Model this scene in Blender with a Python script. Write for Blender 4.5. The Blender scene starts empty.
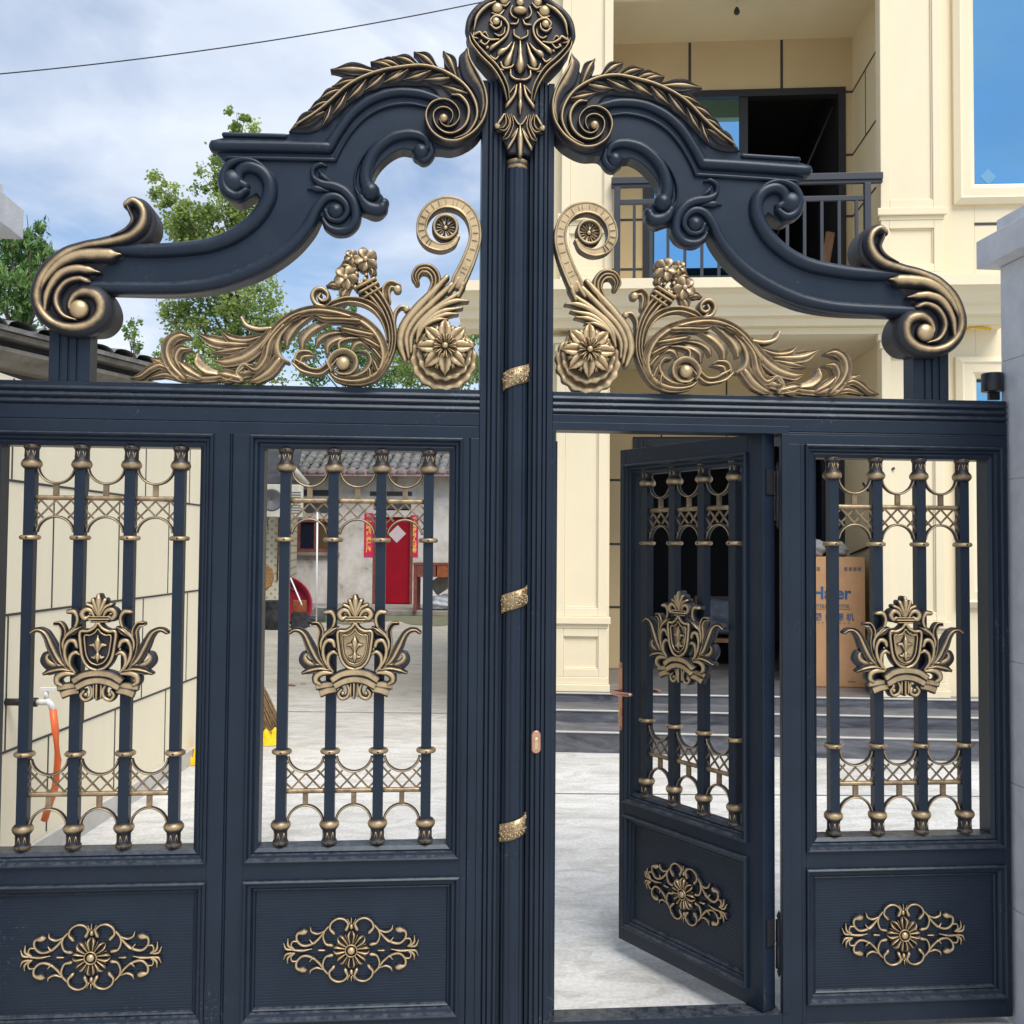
import bpy, bmesh, math, random
import numpy as np
from mathutils import Vector, Matrix
from mathutils.geometry import tessellate_polygon
random.seed(7); rnd = random.Random(11)
S = bpy.context.scene
COL = S.collection
PI = math.pi
# ------------------------------------------------------------------ camera (solved from the gate's rectangles)
CAM = np.array([0., -3.4, 1.66]); FOC = 1000.
YAW, PIT, ROL = 0.0881289, 0.0360397, 0.0075343
F_ = np.array([math.sin(YAW)*math.cos(PIT), math.cos(YAW)*math.cos(PIT), math.sin(PIT)])
R_ = np.array([math.cos(YAW), -math.sin(YAW), 0.]); U_ = np.cross(R_, F_)
R2 = R_*math.cos(ROL)+U_*math.sin(ROL); U2 = -R_*math.sin(ROL)+U_*math.cos(ROL)
def ray(px, py): return F_+R2*(px-512)/FOC-U2*(py-512)/FOC
def G(px, py, y=0.):
    """photo point -> (x, z) on the vertical plane at depth y of the gate"""
    d = ray(px, py); t = (y-CAM[1])/d[1]; q = CAM+t*d; return (q[0], q[2])
def PT(px, py, dist):
    d = ray(px, py); return CAM+d*dist        # point at a given optical depth

# ------------------------------------------------------------------ materials
def mat(name, color, rough=.5, metal=0., spec=.5, var=0., vscale=8., bump=0., bscale=40., var2=None, vmap=None):
    m = bpy.data.materials.new(name); m.use_nodes = True
    nt = m.node_tree; b = nt.nodes['Principled BSDF']
    b.inputs['Base Color'].default_value = (*color, 1); b.inputs['Roughness'].default_value = rough
    b.inputs['Metallic'].default_value = metal; b.inputs['Specular IOR Level'].default_value = spec
    tc = nt.nodes.new('ShaderNodeTexCoord')
    if var > 0:
        n = nt.nodes.new('ShaderNodeTexNoise'); n.inputs['Scale'].default_value = vscale; n.inputs['Detail'].default_value = 6
        n.inputs['Roughness'].default_value = .65
        if vmap:
            mp = nt.nodes.new('ShaderNodeMapping'); mp.inputs['Scale'].default_value = vmap; nt.links.new(tc.outputs['Object'], mp.inputs['Vector']); nt.links.new(mp.outputs['Vector'], n.inputs['Vector'])
        else: nt.links.new(tc.outputs['Object'], n.inputs['Vector'])
        r = nt.nodes.new('ShaderNodeValToRGB')
        c2 = var2 or tuple(c*(1-var) for c in color)
        r.color_ramp.elements[0].color = (*c2, 1); r.color_ramp.elements[0].position = .32
        r.color_ramp.elements[1].color = (*[min(1, c*(1+var*.4)) for c in color], 1); r.color_ramp.elements[1].position = .68
        nt.links.new(n.outputs['Fac'], r.inputs['Fac']); nt.links.new(r.outputs['Color'], b.inputs['Base Color'])
    if bump > 0:
        n2 = nt.nodes.new('ShaderNodeTexNoise'); n2.inputs['Scale'].default_value = bscale; n2.inputs['Detail'].default_value = 5
        nt.links.new(tc.outputs['Object'], n2.inputs['Vector'])
        bp = nt.nodes.new('ShaderNodeBump'); bp.inputs['Strength'].default_value = bump; bp.inputs['Distance'].default_value = .01
        nt.links.new(n2.outputs['Fac'], bp.inputs['Height']); nt.links.new(bp.outputs['Normal'], b.inputs['Normal'])
    return m

def mat_paint(name, ribs=False):
    """dark blue-grey powder coat with faint dust; ribs = the pressed fine lines of the lower panels"""
    m = mat(name, (.013, .021, .041), .38, 0, .35)
    m.node_tree.nodes['Principled BSDF'].inputs['Specular Tint'].default_value = (.86, .94, 1, 1)
    nt = m.node_tree; b = nt.nodes['Principled BSDF']; tc = nt.nodes['Texture Coordinate']
    n = nt.nodes.new('ShaderNodeTexNoise'); n.inputs['Scale'].default_value = 5; n.inputs['Detail'].default_value = 8; n.inputs['Roughness'].default_value = .7
    nt.links.new(tc.outputs['Object'], n.inputs['Vector'])
    r = nt.nodes.new('ShaderNodeValToRGB'); e = r.color_ramp.elements
    e[0].position = .35; e[0].color = (.0072, .0128, .0235, 1); e[1].position = .75; e[1].color = (.0118, .0188, .0335, 1)
    nt.links.new(n.outputs['Fac'], r.inputs['Fac'])
    # sparse dust specks
    n2 = nt.nodes.new('ShaderNodeTexNoise'); n2.inputs['Scale'].default_value = 90; n2.inputs['Detail'].default_value = 3
    n3 = nt.nodes.new('ShaderNodeTexNoise'); n3.inputs['Scale'].default_value = 4; n3.inputs['Detail'].default_value = 4
    for q in (n2, n3): nt.links.new(tc.outputs['Object'], q.inputs['Vector'])
    mm = nt.nodes.new('ShaderNodeMath'); mm.operation = 'MULTIPLY'
    nt.links.new(n2.outputs['Fac'], mm.inputs[0]); nt.links.new(n3.outputs['Fac'], mm.inputs[1])
    r2 = nt.nodes.new('ShaderNodeValToRGB'); r2.color_ramp.elements[0].position = .385; r2.color_ramp.elements[1].position = .47
    r2.color_ramp.elements[1].color = (.5, .5, .5, 1); r2.color_ramp.elements[0].color = (0, 0, 0, 1)
    nt.links.new(mm.outputs[0], r2.inputs['Fac'])
    mx = nt.nodes.new('ShaderNodeMixRGB'); mx.inputs['Color2'].default_value = (.07, .085, .11, 1)
    nt.links.new(r2.outputs['Color'], mx.inputs['Fac']); nt.links.new(r.outputs['Color'], mx.inputs['Color1'])
    # dust that has settled on upward-facing ledges
    ge = nt.nodes.new('ShaderNodeNewGeometry'); sz = nt.nodes.new('ShaderNodeSeparateXYZ'); nt.links.new(ge.outputs['True Normal'], sz.inputs[0])
    n5 = nt.nodes.new('ShaderNodeTexNoise'); n5.inputs['Scale'].default_value = 38; n5.inputs['Detail'].default_value = 6; n5.inputs['Roughness'].default_value = .75; nt.links.new(tc.outputs['Object'], n5.inputs['Vector'])
    du = nt.nodes.new('ShaderNodeMapRange'); du.inputs['From Min'].default_value = .25; du.inputs['From Max'].default_value = .95; nt.links.new(sz.outputs['Z'], du.inputs['Value'])
    nr = nt.nodes.new('ShaderNodeMapRange'); nr.inputs['From Min'].default_value = .38; nr.inputs['From Max'].default_value = .70; nr.inputs['To Max'].default_value = .5; nt.links.new(n5.outputs['Fac'], nr.inputs['Value'])
    dm_ = nt.nodes.new('ShaderNodeMath'); dm_.operation = 'MULTIPLY'; nt.links.new(du.outputs['Result'], dm_.inputs[0]); nt.links.new(nr.outputs['Result'], dm_.inputs[1])
    md = nt.nodes.new('ShaderNodeMixRGB'); md.inputs['Color2'].default_value = (.16, .165, .175, 1); nt.links.new(dm_.outputs[0], md.inputs['Fac']); nt.links.new(mx.outputs['Color'], md.inputs['Color1'])
    nt.links.new(md.outputs['Color'], b.inputs['Base Color'])
    rr = nt.nodes.new('ShaderNodeMapRange'); rr.inputs['To Min'].default_value = .30; rr.inputs['To Max'].default_value = .46
    nt.links.new(n.outputs['Fac'], rr.inputs['Value']); nt.links.new(rr.outputs['Result'], b.inputs['Roughness'])
    bp = nt.nodes.new('ShaderNodeBump')
    if ribs:
        w = nt.nodes.new('ShaderNodeTexWave'); w.bands_direction = 'Z'; w.inputs['Scale'].default_value = 33; w.inputs['Distortion'].default_value = .0
        nt.links.new(tc.outputs['Object'], w.inputs['Vector'])
        bp.inputs['Strength'].default_value = .35; bp.inputs['Distance'].default_value = .002
        nt.links.new(w.outputs['Fac'], bp.inputs['Height'])
    else:
        n4 = nt.nodes.new('ShaderNodeTexNoise'); n4.inputs['Scale'].default_value = 160; n4.inputs['Detail'].default_value = 2
        nt.links.new(tc.outputs['Object'], n4.inputs['Vector'])
        bp.inputs['Strength'].default_value = .06; bp.inputs['Distance'].default_value = .002
        nt.links.new(n4.outputs['Fac'], bp.inputs['Height'])
    nt.links.new(bp.outputs['Normal'], b.inputs['Normal'])
    return m

def mat_bronze(name):
    """dark patinated cast metal with brushed-on gilding: attribute 'gilt' holds where the gold was rubbed on"""
    m = mat(name, (.4, .28, .13), .4, .75, .5)
    nt = m.node_tree; b = nt.nodes['Principled BSDF']; tc = nt.nodes['Texture Coordinate']
    at = nt.nodes.new('ShaderNodeAttribute'); at.attribute_name = 'gilt'
    n = nt.nodes.new('ShaderNodeTexNoise'); n.noise_dimensions = '4D'; n.inputs['Scale'].default_value = 20; n.inputs['Detail'].default_value = 6; n.inputs['Roughness'].default_value = .72
    oi = nt.nodes.new('ShaderNodeObjectInfo'); ow_ = nt.nodes.new('ShaderNodeMath'); ow_.operation = 'MULTIPLY'; ow_.inputs[1].default_value = 37; nt.links.new(oi.outputs['Random'], ow_.inputs[0]); nt.links.new(ow_.outputs[0], n.inputs['W'])
    nt.links.new(tc.outputs['Object'], n.inputs['Vector'])
    a = nt.nodes.new('ShaderNodeMath'); a.operation = 'MULTIPLY_ADD'; a.inputs[1].default_value = .9; a.inputs[2].default_value = -.45
    nt.links.new(n.outputs['Fac'], a.inputs[0])
    s = nt.nodes.new('ShaderNodeMath'); s.operation = 'ADD'
    nt.links.new(at.outputs['Fac'], s.inputs[0]); nt.links.new(a.outputs[0], s.inputs[1])
    r = nt.nodes.new('ShaderNodeValToRGB'); e = r.color_ramp.elements
    e[0].position = .30; e[0].color = (.020, .020, .025, 1); e[1].position = .92; e[1].color = (.52, .385, .215, 1)
    q = e.new(.60); q.color = (.20, .14, .080, 1)
    nt.links.new(s.outputs[0], r.inputs['Fac']); nt.links.new(r.outputs['Color'], b.inputs['Base Color'])
    r2 = nt.nodes.new('ShaderNodeMapRange'); r2.inputs['From Min'].default_value = .2; r2.inputs['From Max'].default_value = .8
    r2.inputs['To Min'].default_value = .52; r2.inputs['To Max'].default_value = .42
    nt.links.new(s.outputs[0], r2.inputs['Value']); nt.links.new(r2.outputs['Result'], b.inputs['Roughness'])
    r3 = nt.nodes.new('ShaderNodeMapRange'); r3.inputs['From Min'].default_value = .2; r3.inputs['From Max'].default_value = .7
    r3.inputs['To Min'].default_value = .2; r3.inputs['To Max'].default_value = .55
    nt.links.new(s.outputs[0], r3.inputs['Value']); nt.links.new(r3.outputs['Result'], b.inputs['Metallic'])
    bp = nt.nodes.new('ShaderNodeBump'); bp.inputs['Strength'].default_value = .25; bp.inputs['Distance'].default_value = .002
    n2 = nt.nodes.new('ShaderNodeTexNoise'); n2.inputs['Scale'].default_value = 120; n2.inputs['Detail'].default_value = 3
    nt.links.new(tc.outputs['Object'], n2.inputs['Vector']); nt.links.new(n2.outputs['Fac'], bp.inputs['Height']); nt.links.new(bp.outputs['Normal'], b.inputs['Normal'])
    return m

M = {}
M['paint'] = mat_paint('gate_paint'); M['ribs'] = mat_paint('gate_panel_paint', True)
M['bronze'] = mat_bronze('gilded_bronze')
M['black'] = mat('black_iron', (.012, .013, .016), .4)
M['steel_frame'] = mat('dark_window_frame', (.02, .022, .028), .4)
M['rail'] = mat('railing_grey', (.028, .032, .042), .45)
M['copper'] = mat('rose_copper', (.62, .33, .24), .32, .8)
M['brass'] = mat('pale_brass', (.7, .55, .3), .3, .9)
M['cream'] = mat('cream_render', (.77, .675, .48), .8, 0, .2, .055, 1.1, .12, 60, None, (1.2, 1.2, .5))
M['tan'] = mat('tan_panel_render', (.62, .49, .29), .8, 0, .2, .08, 1.5, .1, 60)
M['joint'] = mat('joint_black', (.045, .044, .046), .7)
M['wallcream'] = mat('boundary_cream', (.85, .775, .59), .8, 0, .2, .06, 1.2, .1, 50, None, (1.5, 1.5, .4))
M['kerb'] = mat('kerb_cement', (.52, .50, .47), .85, 0, .2, .15, 6, .15, 50)
M['stone'] = mat('pillar_granite', (.58, .585, .61), .6, 0, .3, .12, 14, .1, 120)
M['white'] = mat('white_plastic', (.8, .8, .8), .4)
M['orange'] = mat('orange_hose', (.85, .17, .05), .4)
M['yellow'] = mat('yellow_cloth', (.80, .50, .02), .8, 0, .2, .3, 14, .3, 30)
M['card'] = mat('cardboard', (.60, .345, .18), .85, 0, .2, .12, 5, .08, 80)
M['ink'] = mat('blue_ink', (.03, .12, .28), .7)
M['greyink'] = mat('grey_ink', (.17, .15, .14), .8)
M['wood'] = mat('raw_wood', (.30, .17, .10), .75, 0, .2, .35, 12)
M['reddoor'] = mat('red_door_paint', (.27, .003, .014), .6, 0, .2, .15, 3)
M['redwood'] = mat('red_brown_wood', (.19, .06, .045), .7, 0, .3, .35, 9)
M['paperred'] = mat('red_paper', (.52, .014, .04), .8, 0, .15, .2, 6, 0, 40, (.50, .04, .16))
M['goldink'] = mat('gold_ink', (.85, .42, .08), .6)
M['paper'] = mat('faded_paper', (.48, .45, .45), .8, 0, .2, .3, 3, 0, 40, (.55, .42, .44))
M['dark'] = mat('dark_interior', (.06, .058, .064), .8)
M['darkglass'] = mat('dark_pane', (.01, .014, .03), .15)
M['brownglass'] = mat('brown_pane', (.08, .055, .03), .2)
M['tileroof'] = mat('grey_clay_tile', (.19, .19, .185), .85, 0, .2, .5, 7, .3, 40)
M['pinkfascia'] = mat('faded_pink_fascia', (.42, .25, .26), .85, 0, .2, .3, 5)
M['oldstone'] = mat('old_cement_step', (.24, .22, .19), .9, 0, .2, .35, 4, .3, 30)
M['basin'] = mat('crimson_plastic', (.30, .012, .045), .4)
M['wicker'] = mat('wicker', (.33, .19, .08), .8, 0, .2, .5, 30, .5, 60)
M['grime'] = mat('dark_rubbish', (.05, .05, .055), .8, 0, .2, .6, 9, .5, 30)
M['twig'] = mat('broom_twig', (.24, .16, .09), .9, 0, .2, .4, 30)
M['bag'] = mat('plastic_bag', (.62, .64, .68), .5, 0, .4, .3, 10, .4, 20)
M['rustbox'] = mat('rusty_panel', (.28, .08, .03), .7, 0, .2, .4, 12)
M['bundle'] = mat('grey_wrap', (.34, .35, .37), .6, 0, .3, .3, 9, .5, 15)
M['bluebag'] = mat('blue_grey_sack', (.12, .15, .20), .7, 0, .2, .3, 8, .5, 12)
M['cable'] = mat('black_cable', (.02, .02, .025), .6)
M['bark'] = mat('bark', (.10, .08, .055), .9, 0, .2, .4, 12)
M['acwhite'] = mat('aged_white_metal', (.50, .49, .42), .6, 0, .3, .2, 5)
M['acdark'] = mat('fan_grille', (.09, .09, .10), .6)
M['slab_and_shade'] = mat('dark_slab_and_eave_shade', (.05, .053, .058), .85, 0, .2, .4, 4)  # dark slab colour; also paints the shade under the neighbour's eave
M['roofcement'] = mat('weathered_cement_eave', (.27, .25, .22), .9, 0, .2, .45, 3.5, .4, 25)
def mat_leaf(name, c1, c2):
    m = mat(name, c1, .55, 0, .3)
    nt = m.node_tree; b = nt.nodes['Principled BSDF']
    at = nt.nodes.new('ShaderNodeAttribute'); at.attribute_name = 'tint'
    r = nt.nodes.new('ShaderNodeValToRGB'); r.color_ramp.elements[0].color = (*c1, 1); r.color_ramp.elements[1].color = (*c2, 1)
    nt.links.new(at.outputs['Fac'], r.inputs['Fac']); nt.links.new(r.outputs['Color'], b.inputs['Base Color'])
    tr = nt.nodes.new('ShaderNodeBsdfTranslucent'); nt.links.new(r.outputs['Color'], tr.inputs['Color'])
    mx = nt.nodes.new('ShaderNodeMixShader'); mx.inputs['Fac'].default_value = .4
    nt.links.new(b.outputs[0], mx.inputs[1]); nt.links.new(tr.outputs[0], mx.inputs[2])
    nt.links.new(mx.outputs[0], nt.nodes['Material Output'].inputs['Surface'])
    return m
M['leaf'] = mat_leaf('leaf_yellow_green', (.20, .30, .08), (.55, .64, .22))
M['leafdark'] = mat_leaf('leaf_dark_green', (.09, .20, .06), (.34, .50, .17))
def mat_glass(name, col, metal=1., rough=.02):
    return mat(name, col, rough, metal, .5)
M['sticker'] = mat('pale_blue_sticker', (.12, .30, .48), .5)
M['blueglass'] = mat_glass('blue_mirror_glass', (.22, .46, .66))
def mat_marble(name, c1, c2):
    m = mat(name, c1, .3, 0, .5)
    nt = m.node_tree; b = nt.nodes['Principled BSDF']; tc = nt.nodes['Texture Coordinate']
    n = nt.nodes.new('ShaderNodeTexNoise'); n.inputs['Scale'].default_value = 2.2; n.inputs['Detail'].default_value = 9; n.inputs['Roughness'].default_value = .7; n.inputs['Distortion'].default_value = 1.4
    mp = nt.nodes.new('ShaderNodeMapping'); mp.inputs['Scale'].default_value = (.7, 1.5, 3)
    nt.links.new(tc.outputs['Object'], mp.inputs['Vector']); nt.links.new(mp.outputs['Vector'], n.inputs['Vector'])
    r = nt.nodes.new('ShaderNodeValToRGB'); e = r.color_ramp.elements
    e[0].position = .35; e[0].color = (*c1, 1); e[1].position = .72; e[1].color = (*c2, 1)
    v = e.new(.60); v.color = tuple(c1[i]*.5+c2[i]*.5 for i in range(3))+(1,)
    nt.links.new(n.outputs['Fac'], r.inputs['Fac']); nt.links.new(r.outputs['Color'], b.inputs['Base Color'])
    return m
M['marble'] = mat_marble('dark_marble_riser', (.03, .033, .045), (.24, .245, .27))
M['tread'] = mat_marble('marble_tread_sky_sheen', (.075, .077, .087), (.26, .26, .27))  # paler than the risers: the sky's sheen on the treads is in the colour
M['nosing'] = mat('step_nosing', (.46, .455, .44), .5, 0, .4, .15, 9)
def mat_ground(name):
    m = mat(name, (.5, .5, .48), .8, 0, .3)
    nt = m.node_tree; b = nt.nodes['Principled BSDF']; tc = nt.nodes['Texture Coordinate']
    n = nt.nodes.new('ShaderNodeTexNoise'); n.inputs['Scale'].default_value = .55; n.inputs['Detail'].default_value = 10; n.inputs['Roughness'].default_value = .68; n.inputs['Distortion'].default_value = .6
    n2 = nt.nodes.new('ShaderNodeTexNoise'); n2.inputs['Scale'].default_value = 4.5; n2.inputs['Detail'].default_value = 11; n2.inputs['Roughness'].default_value = .7; n2.inputs['Distortion'].default_value = 1.2
    mpg = nt.nodes.new('ShaderNodeMapping'); mpg.inputs['Scale'].default_value = (.7, 1.5, 1); mpg.inputs['Rotation'].default_value = (0, 0, .16); nt.links.new(tc.outputs['Object'], mpg.inputs['Vector'])
    for q in (n, n2): nt.links.new(mpg.outputs['Vector'], q.inputs['Vector'])
    r = nt.nodes.new('ShaderNodeValToRGB'); e = r.color_ramp.elements
    e[0].position = .36; e[0].color = (.55, .545, .525, 1); e[1].position = .62; e[1].color = (.69, .69, .68, 1)
    nt.links.new(n.outputs['Fac'], r.inputs['Fac'])
    r2 = nt.nodes.new('ShaderNodeValToRGB'); e = r2.color_ramp.elements
    e[0].position = .34; e[0].color = (.72, .715, .69, 1); e[1].position = .56; e[1].color = (1, 1, 1, 1); q = e.new(.45); q.color = (.85, .845, .83, 1)
    nt.links.new(n2.outputs['Fac'], r2.inputs['Fac'])
    mx = nt.nodes.new('ShaderNodeMixRGB'); mx.blend_type = 'MULTIPLY'; mx.inputs['Fac'].default_value = 1
    nt.links.new(r.outputs['Color'], mx.inputs['Color1']); nt.links.new(r2.outputs['Color'], mx.inputs['Color2'])
    n3 = nt.nodes.new('ShaderNodeTexNoise'); n3.inputs['Scale'].default_value = 55; n3.inputs['Detail'].default_value = 4; nt.links.new(tc.outputs['Object'], n3.inputs['Vector'])
    g3 = nt.nodes.new('ShaderNodeMapRange'); g3.inputs['From Min'].default_value = .3; g3.inputs['From Max'].default_value = .6; g3.inputs['To Min'].default_value = .80; nt.links.new(n3.outputs['Fac'], g3.inputs['Value'])
    mg = nt.nodes.new('ShaderNodeMixRGB'); mg.blend_type = 'MULTIPLY'; mg.inputs['Fac'].default_value = 1; nt.links.new(mx.outputs['Color'], mg.inputs['Color1']); nt.links.new(g3.outputs['Result'], mg.inputs['Color2']); mx = mg
    # the far end of the yard is older, browner concrete
    sp = nt.nodes.new('ShaderNodeSeparateXYZ'); nt.links.new(tc.outputs['Object'], sp.inputs[0])
    mr = nt.nodes.new('ShaderNodeMapRange'); mr.inputs['From Min'].default_value = 3.5; mr.inputs['From Max'].default_value = 9; mr.inputs['To Max'].default_value = .95
    nt.links.new(sp.outputs['Y'], mr.inputs['Value'])
    old = nt.nodes.new('ShaderNodeMixRGB'); old.blend_type = 'MULTIPLY'; old.inputs['Color2'].default_value = (.70, .63, .51, 1)
    nt.links.new(mr.outputs['Result'], old.inputs['Fac']); nt.links.new(mx.outputs['Color'], old.inputs['Color1'])
    nt.links.new(old.outputs['Color'], b.inputs['Base Color'])
    bp = nt.nodes.new('ShaderNodeBump'); bp.inputs['Strength'].default_value = .25; bp.inputs['Distance'].default_value = .01
    nt.links.new(n2.outputs['Fac'], bp.inputs['Height']); nt.links.new(bp.outputs['Normal'], b.inputs['Normal'])
    return m
M['ground'] = mat_ground('yard_concrete')
def mat_oldplaster(name):
    m = mat(name, (.5, .48, .45), .9, 0, .2)
    nt = m.node_tree; b = nt.nodes['Principled BSDF']; tc = nt.nodes['Texture Coordinate']
    n = nt.nodes.new('ShaderNodeTexNoise'); n.inputs['Scale'].default_value = 1.3; n.inputs['Detail'].default_value = 10; n.inputs['Roughness'].default_value = .72
    nt.links.new(tc.outputs['Object'], n.inputs['Vector'])
    r = nt.nodes.new('ShaderNodeValToRGB'); e = r.color_ramp.elements
    e[0].position = .34; e[0].color = (.25, .215, .17, 1); e[1].position = .56; e[1].color = (.58, .555, .53, 1)
    q = e.new(.43); q.color = (.46, .43, .39, 1)
    nt.links.new(n.outputs['Fac'], r.inputs['Fac']); nt.links.new(r.outputs['Color'], b.inputs['Base Color'])
    return m
M['oldplaster'] = mat_oldplaster('stained_lime_plaster')
def mat_pattern(name):
    m = mat(name, (.5, .47, .36), .6, 0, .3)
    nt = m.node_tree; b = nt.nodes['Principled BSDF']; tc = nt.nodes['Texture Coordinate']
    mp = nt.nodes.new('ShaderNodeMapping'); mp.inputs['Rotation'].default_value = (0, math.radians(45), 0); mp.inputs['Scale'].default_value = (1, 0.001, 1)
    v = nt.nodes.new('ShaderNodeTexVoronoi'); v.inputs['Scale'].default_value = 8; v.inputs['Randomness'].default_value = 0
    nt.links.new(tc.outputs['Object'], mp.inputs['Vector']); nt.links.new(mp.outputs['Vector'], v.inputs['Vector'])
    r = nt.nodes.new('ShaderNodeValToRGB'); e = r.color_ramp.elements
    e[0].position = .18; e[0].color = (.30, .26, .16, 1); e[1].position = .26; e[1].color = (.52, .48, .36, 1)
    nt.links.new(v.outputs['Distance'], r.inputs['Fac']); nt.links.new(r.outputs['Color'], b.inputs['Base Color'])
    return m
M['pattern'] = mat_pattern('patterned_wall_tile')
M['moss'] = mat('moss_ground', (.09, .105, .045), .95, 0, .2, .55, 3, .5, 30, (.19, .17, .13))

# ------------------------------------------------------------------ mesh helper
class MB:
    def __init__(s): s.v = []; s.f = []; s.g = []; s.mi = []; s.sm = []; s.cur = 0
    def add(s, vs, fs, gilt=None, smooth=False):
        o = len(s.v); s.v += [tuple(map(float, p)) for p in vs]
        s.g += list(gilt) if gilt is not None else [.6]*len(vs)
        for f in fs: s.f.append(tuple(i+o for i in f)); s.mi.append(s.cur); s.sm.append(smooth)
        return s
    def box(s, x0, x1, y0, y1, z0, z1, g=.6):
        vs = [(x, y, z) for x in (x0, x1) for y in (y0, y1) for z in (z0, z1)]
        return s.add(vs, [(0, 1, 3, 2), (4, 6, 7, 5), (0, 4, 5, 1), (2, 3, 7, 6), (0, 2, 6, 4), (1, 5, 7, 3)], [g]*8)
    def obox(s, c, ax, ay, az):
        c, ax, ay, az = [np.array(q, float) for q in (c, ax, ay, az)]
        vs = [c+i*ax+j*ay+k*az for i in (-1, 1) for j in (-1, 1) for k in (-1, 1)]
        return s.add(vs, [(0, 1, 3, 2), (4, 6, 7, 5), (0, 4, 5, 1), (2, 3, 7, 6), (0, 2, 6, 4), (1, 5, 7, 3)])
    def lathe(s, prof, c, n=20, axis='z', g=None, half=None):
        """prof = [(r, h)]; axis z (up) or y (towards the viewer: h grows to -y)"""
        vs = []; gg = []
        for k, (r, h) in enumerate(prof):
            for i in range(n):
                a = 2*PI*i/n
                p = (c[0]+r*math.cos(a), c[1]+r*math.sin(a), c[2]+h) if axis == 'z' else (c[0]+r*math.cos(a), c[1]-h, c[2]+r*math.sin(a))
                vs.append(p); gg.append(g[k] if g else .65)
        fs = []
        for k in range(len(prof)-1):
            for i in range(n):
                a, b = k*n+i, k*n+(i+1) % n; c2, d = a+n, b+n
                fs.append((a, b, d, c2) if axis == 'z' else (a, b, d, c2))
        fs.append(tuple(reversed(range(n)))); fs.append(tuple((len(prof)-1)*n+i for i in range(n)))
        return s.add(vs, fs, gg, True)
    def tube(s, pts, r, n=8, g=.6):
        pts = [np.array(p, float) for p in pts]; vs = []; N = len(pts)
        up = np.array([0, 0, 1.]); 
        for i, p in enumerate(pts):
            t = pts[min(i+1, N-1)]-pts[max(i-1, 0)]; t /= (np.linalg.norm(t)+1e-9)
            a = np.cross(t, up)
            if np.linalg.norm(a) < .05: a = np.cross(t, np.array([0, 1., 0]))
            a /= np.linalg.norm(a); b = np.cross(t, a)
            rr = r[i] if isinstance(r, (list, tuple)) else r
            for k in range(n):
                an = 2*PI*k/n; vs.append(p+rr*(a*math.cos(an)+b*math.sin(an)))
        fs = [(i*n+k, i*n+(k+1) % n, (i+1)*n+(k+1) % n, (i+1)*n+k) for i in range(N-1) for k in range(n)]
        fs += [tuple(reversed(range(n))), tuple((N-1)*n+k for k in range(n))]
        return s.add(vs, fs, [g]*len(vs), True)
    def prof(s, pts, a0, a1, axis='z'):
        """closed profile extruded along an axis: z -> pts are (x,y); x -> pts are (y,z); """
        n = len(pts); vs = []
        for a in (a0, a1):
            for p in pts: vs.append((p[0], p[1], a) if axis == 'z' else (a, p[0], p[1]))
        fs = [(i, (i+1) % n, n+(i+1) % n, n+i) for i in range(n)]
        for tri in tessellate_polygon([[Vector((p[0], p[1], 0)) for p in pts]]):
            fs.append(tuple(tri)); fs.append(tuple(n+i for i in reversed(tri)))
        return s.add(vs, fs)
    def frame(s, x0, x1, z0, z1, prof):
        """mitred moulding round a rectangle in the xz plane; prof = [(inset, y)]"""
        vs = []; n = len(prof)
        for (cx, cz, dx, dz) in ((x0, z0, 1, 1), (x1, z0, -1, 1), (x1, z1, -1, -1), (x0, z1, 1, -1)):
            for (d, y) in prof: vs.append((cx+dx*d, y, cz+dz*d))
        fs = [(c*n+k, ((c+1) % 4)*n+k, ((c+1) % 4)*n+(k+1) % n, c*n+(k+1) % n) for c in range(4) for k in range(n)]
        return s.add(vs, fs)
    def plate(s, pts, yf, yb, bev=.004, g=.1, smooth=False):
        """solid slab with a chamfered front edge from an outline [(x,z)]"""
        P = np.array(pts, float); n = len(P)
        ar = sum(P[i, 0]*P[(i+1) % n, 1]-P[(i+1) % n, 0]*P[i, 1] for i in range(n))
        if ar < 0: P = P[::-1]
        nx = np.roll(P, -1, 0)-np.roll(P, 1, 0); L = np.hypot(nx[:, 0], nx[:, 1])+1e-9
        nrm = np.stack([-nx[:, 1]/L, nx[:, 0]/L], 1)          # inward for ccw
        I = P+nrm*bev
        vs = [(p[0], yb, p[1]) for p in P]+[(p[0], yf+bev, p[1]) for p in P]+[(p[0], yf, p[1]) for p in I]
        fs = []
        for i in range(n):
            j = (i+1) % n
            fs.append((i, j, n+j, n+i)); fs.append((n+i, n+j, 2*n+j, 2*n+i))
        for t in tessellate_polygon([[Vector((p[0], p[1], 0)) for p in I]]): fs.append(tuple(2*n+i for i in t))
        for t in tessellate_polygon([[Vector((p[0], p[1], 0)) for p in P]]): fs.append(tuple(i for i in reversed(t)))
        return s.add(vs, fs, [g]*n+[g]*n+[g]*n, smooth)
    def mirror(s, xc):
        r = MB(); r.v = [(2*xc-a, b, c) for a, b, c in s.v]; r.f = [tuple(reversed(f)) for f in s.f]; r.g = list(s.g); r.mi = list(s.mi); r.sm = list(s.sm); return r
    def xform(s, fn): s.v = [tuple(fn(*p)) for p in s.v]; return s
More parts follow.
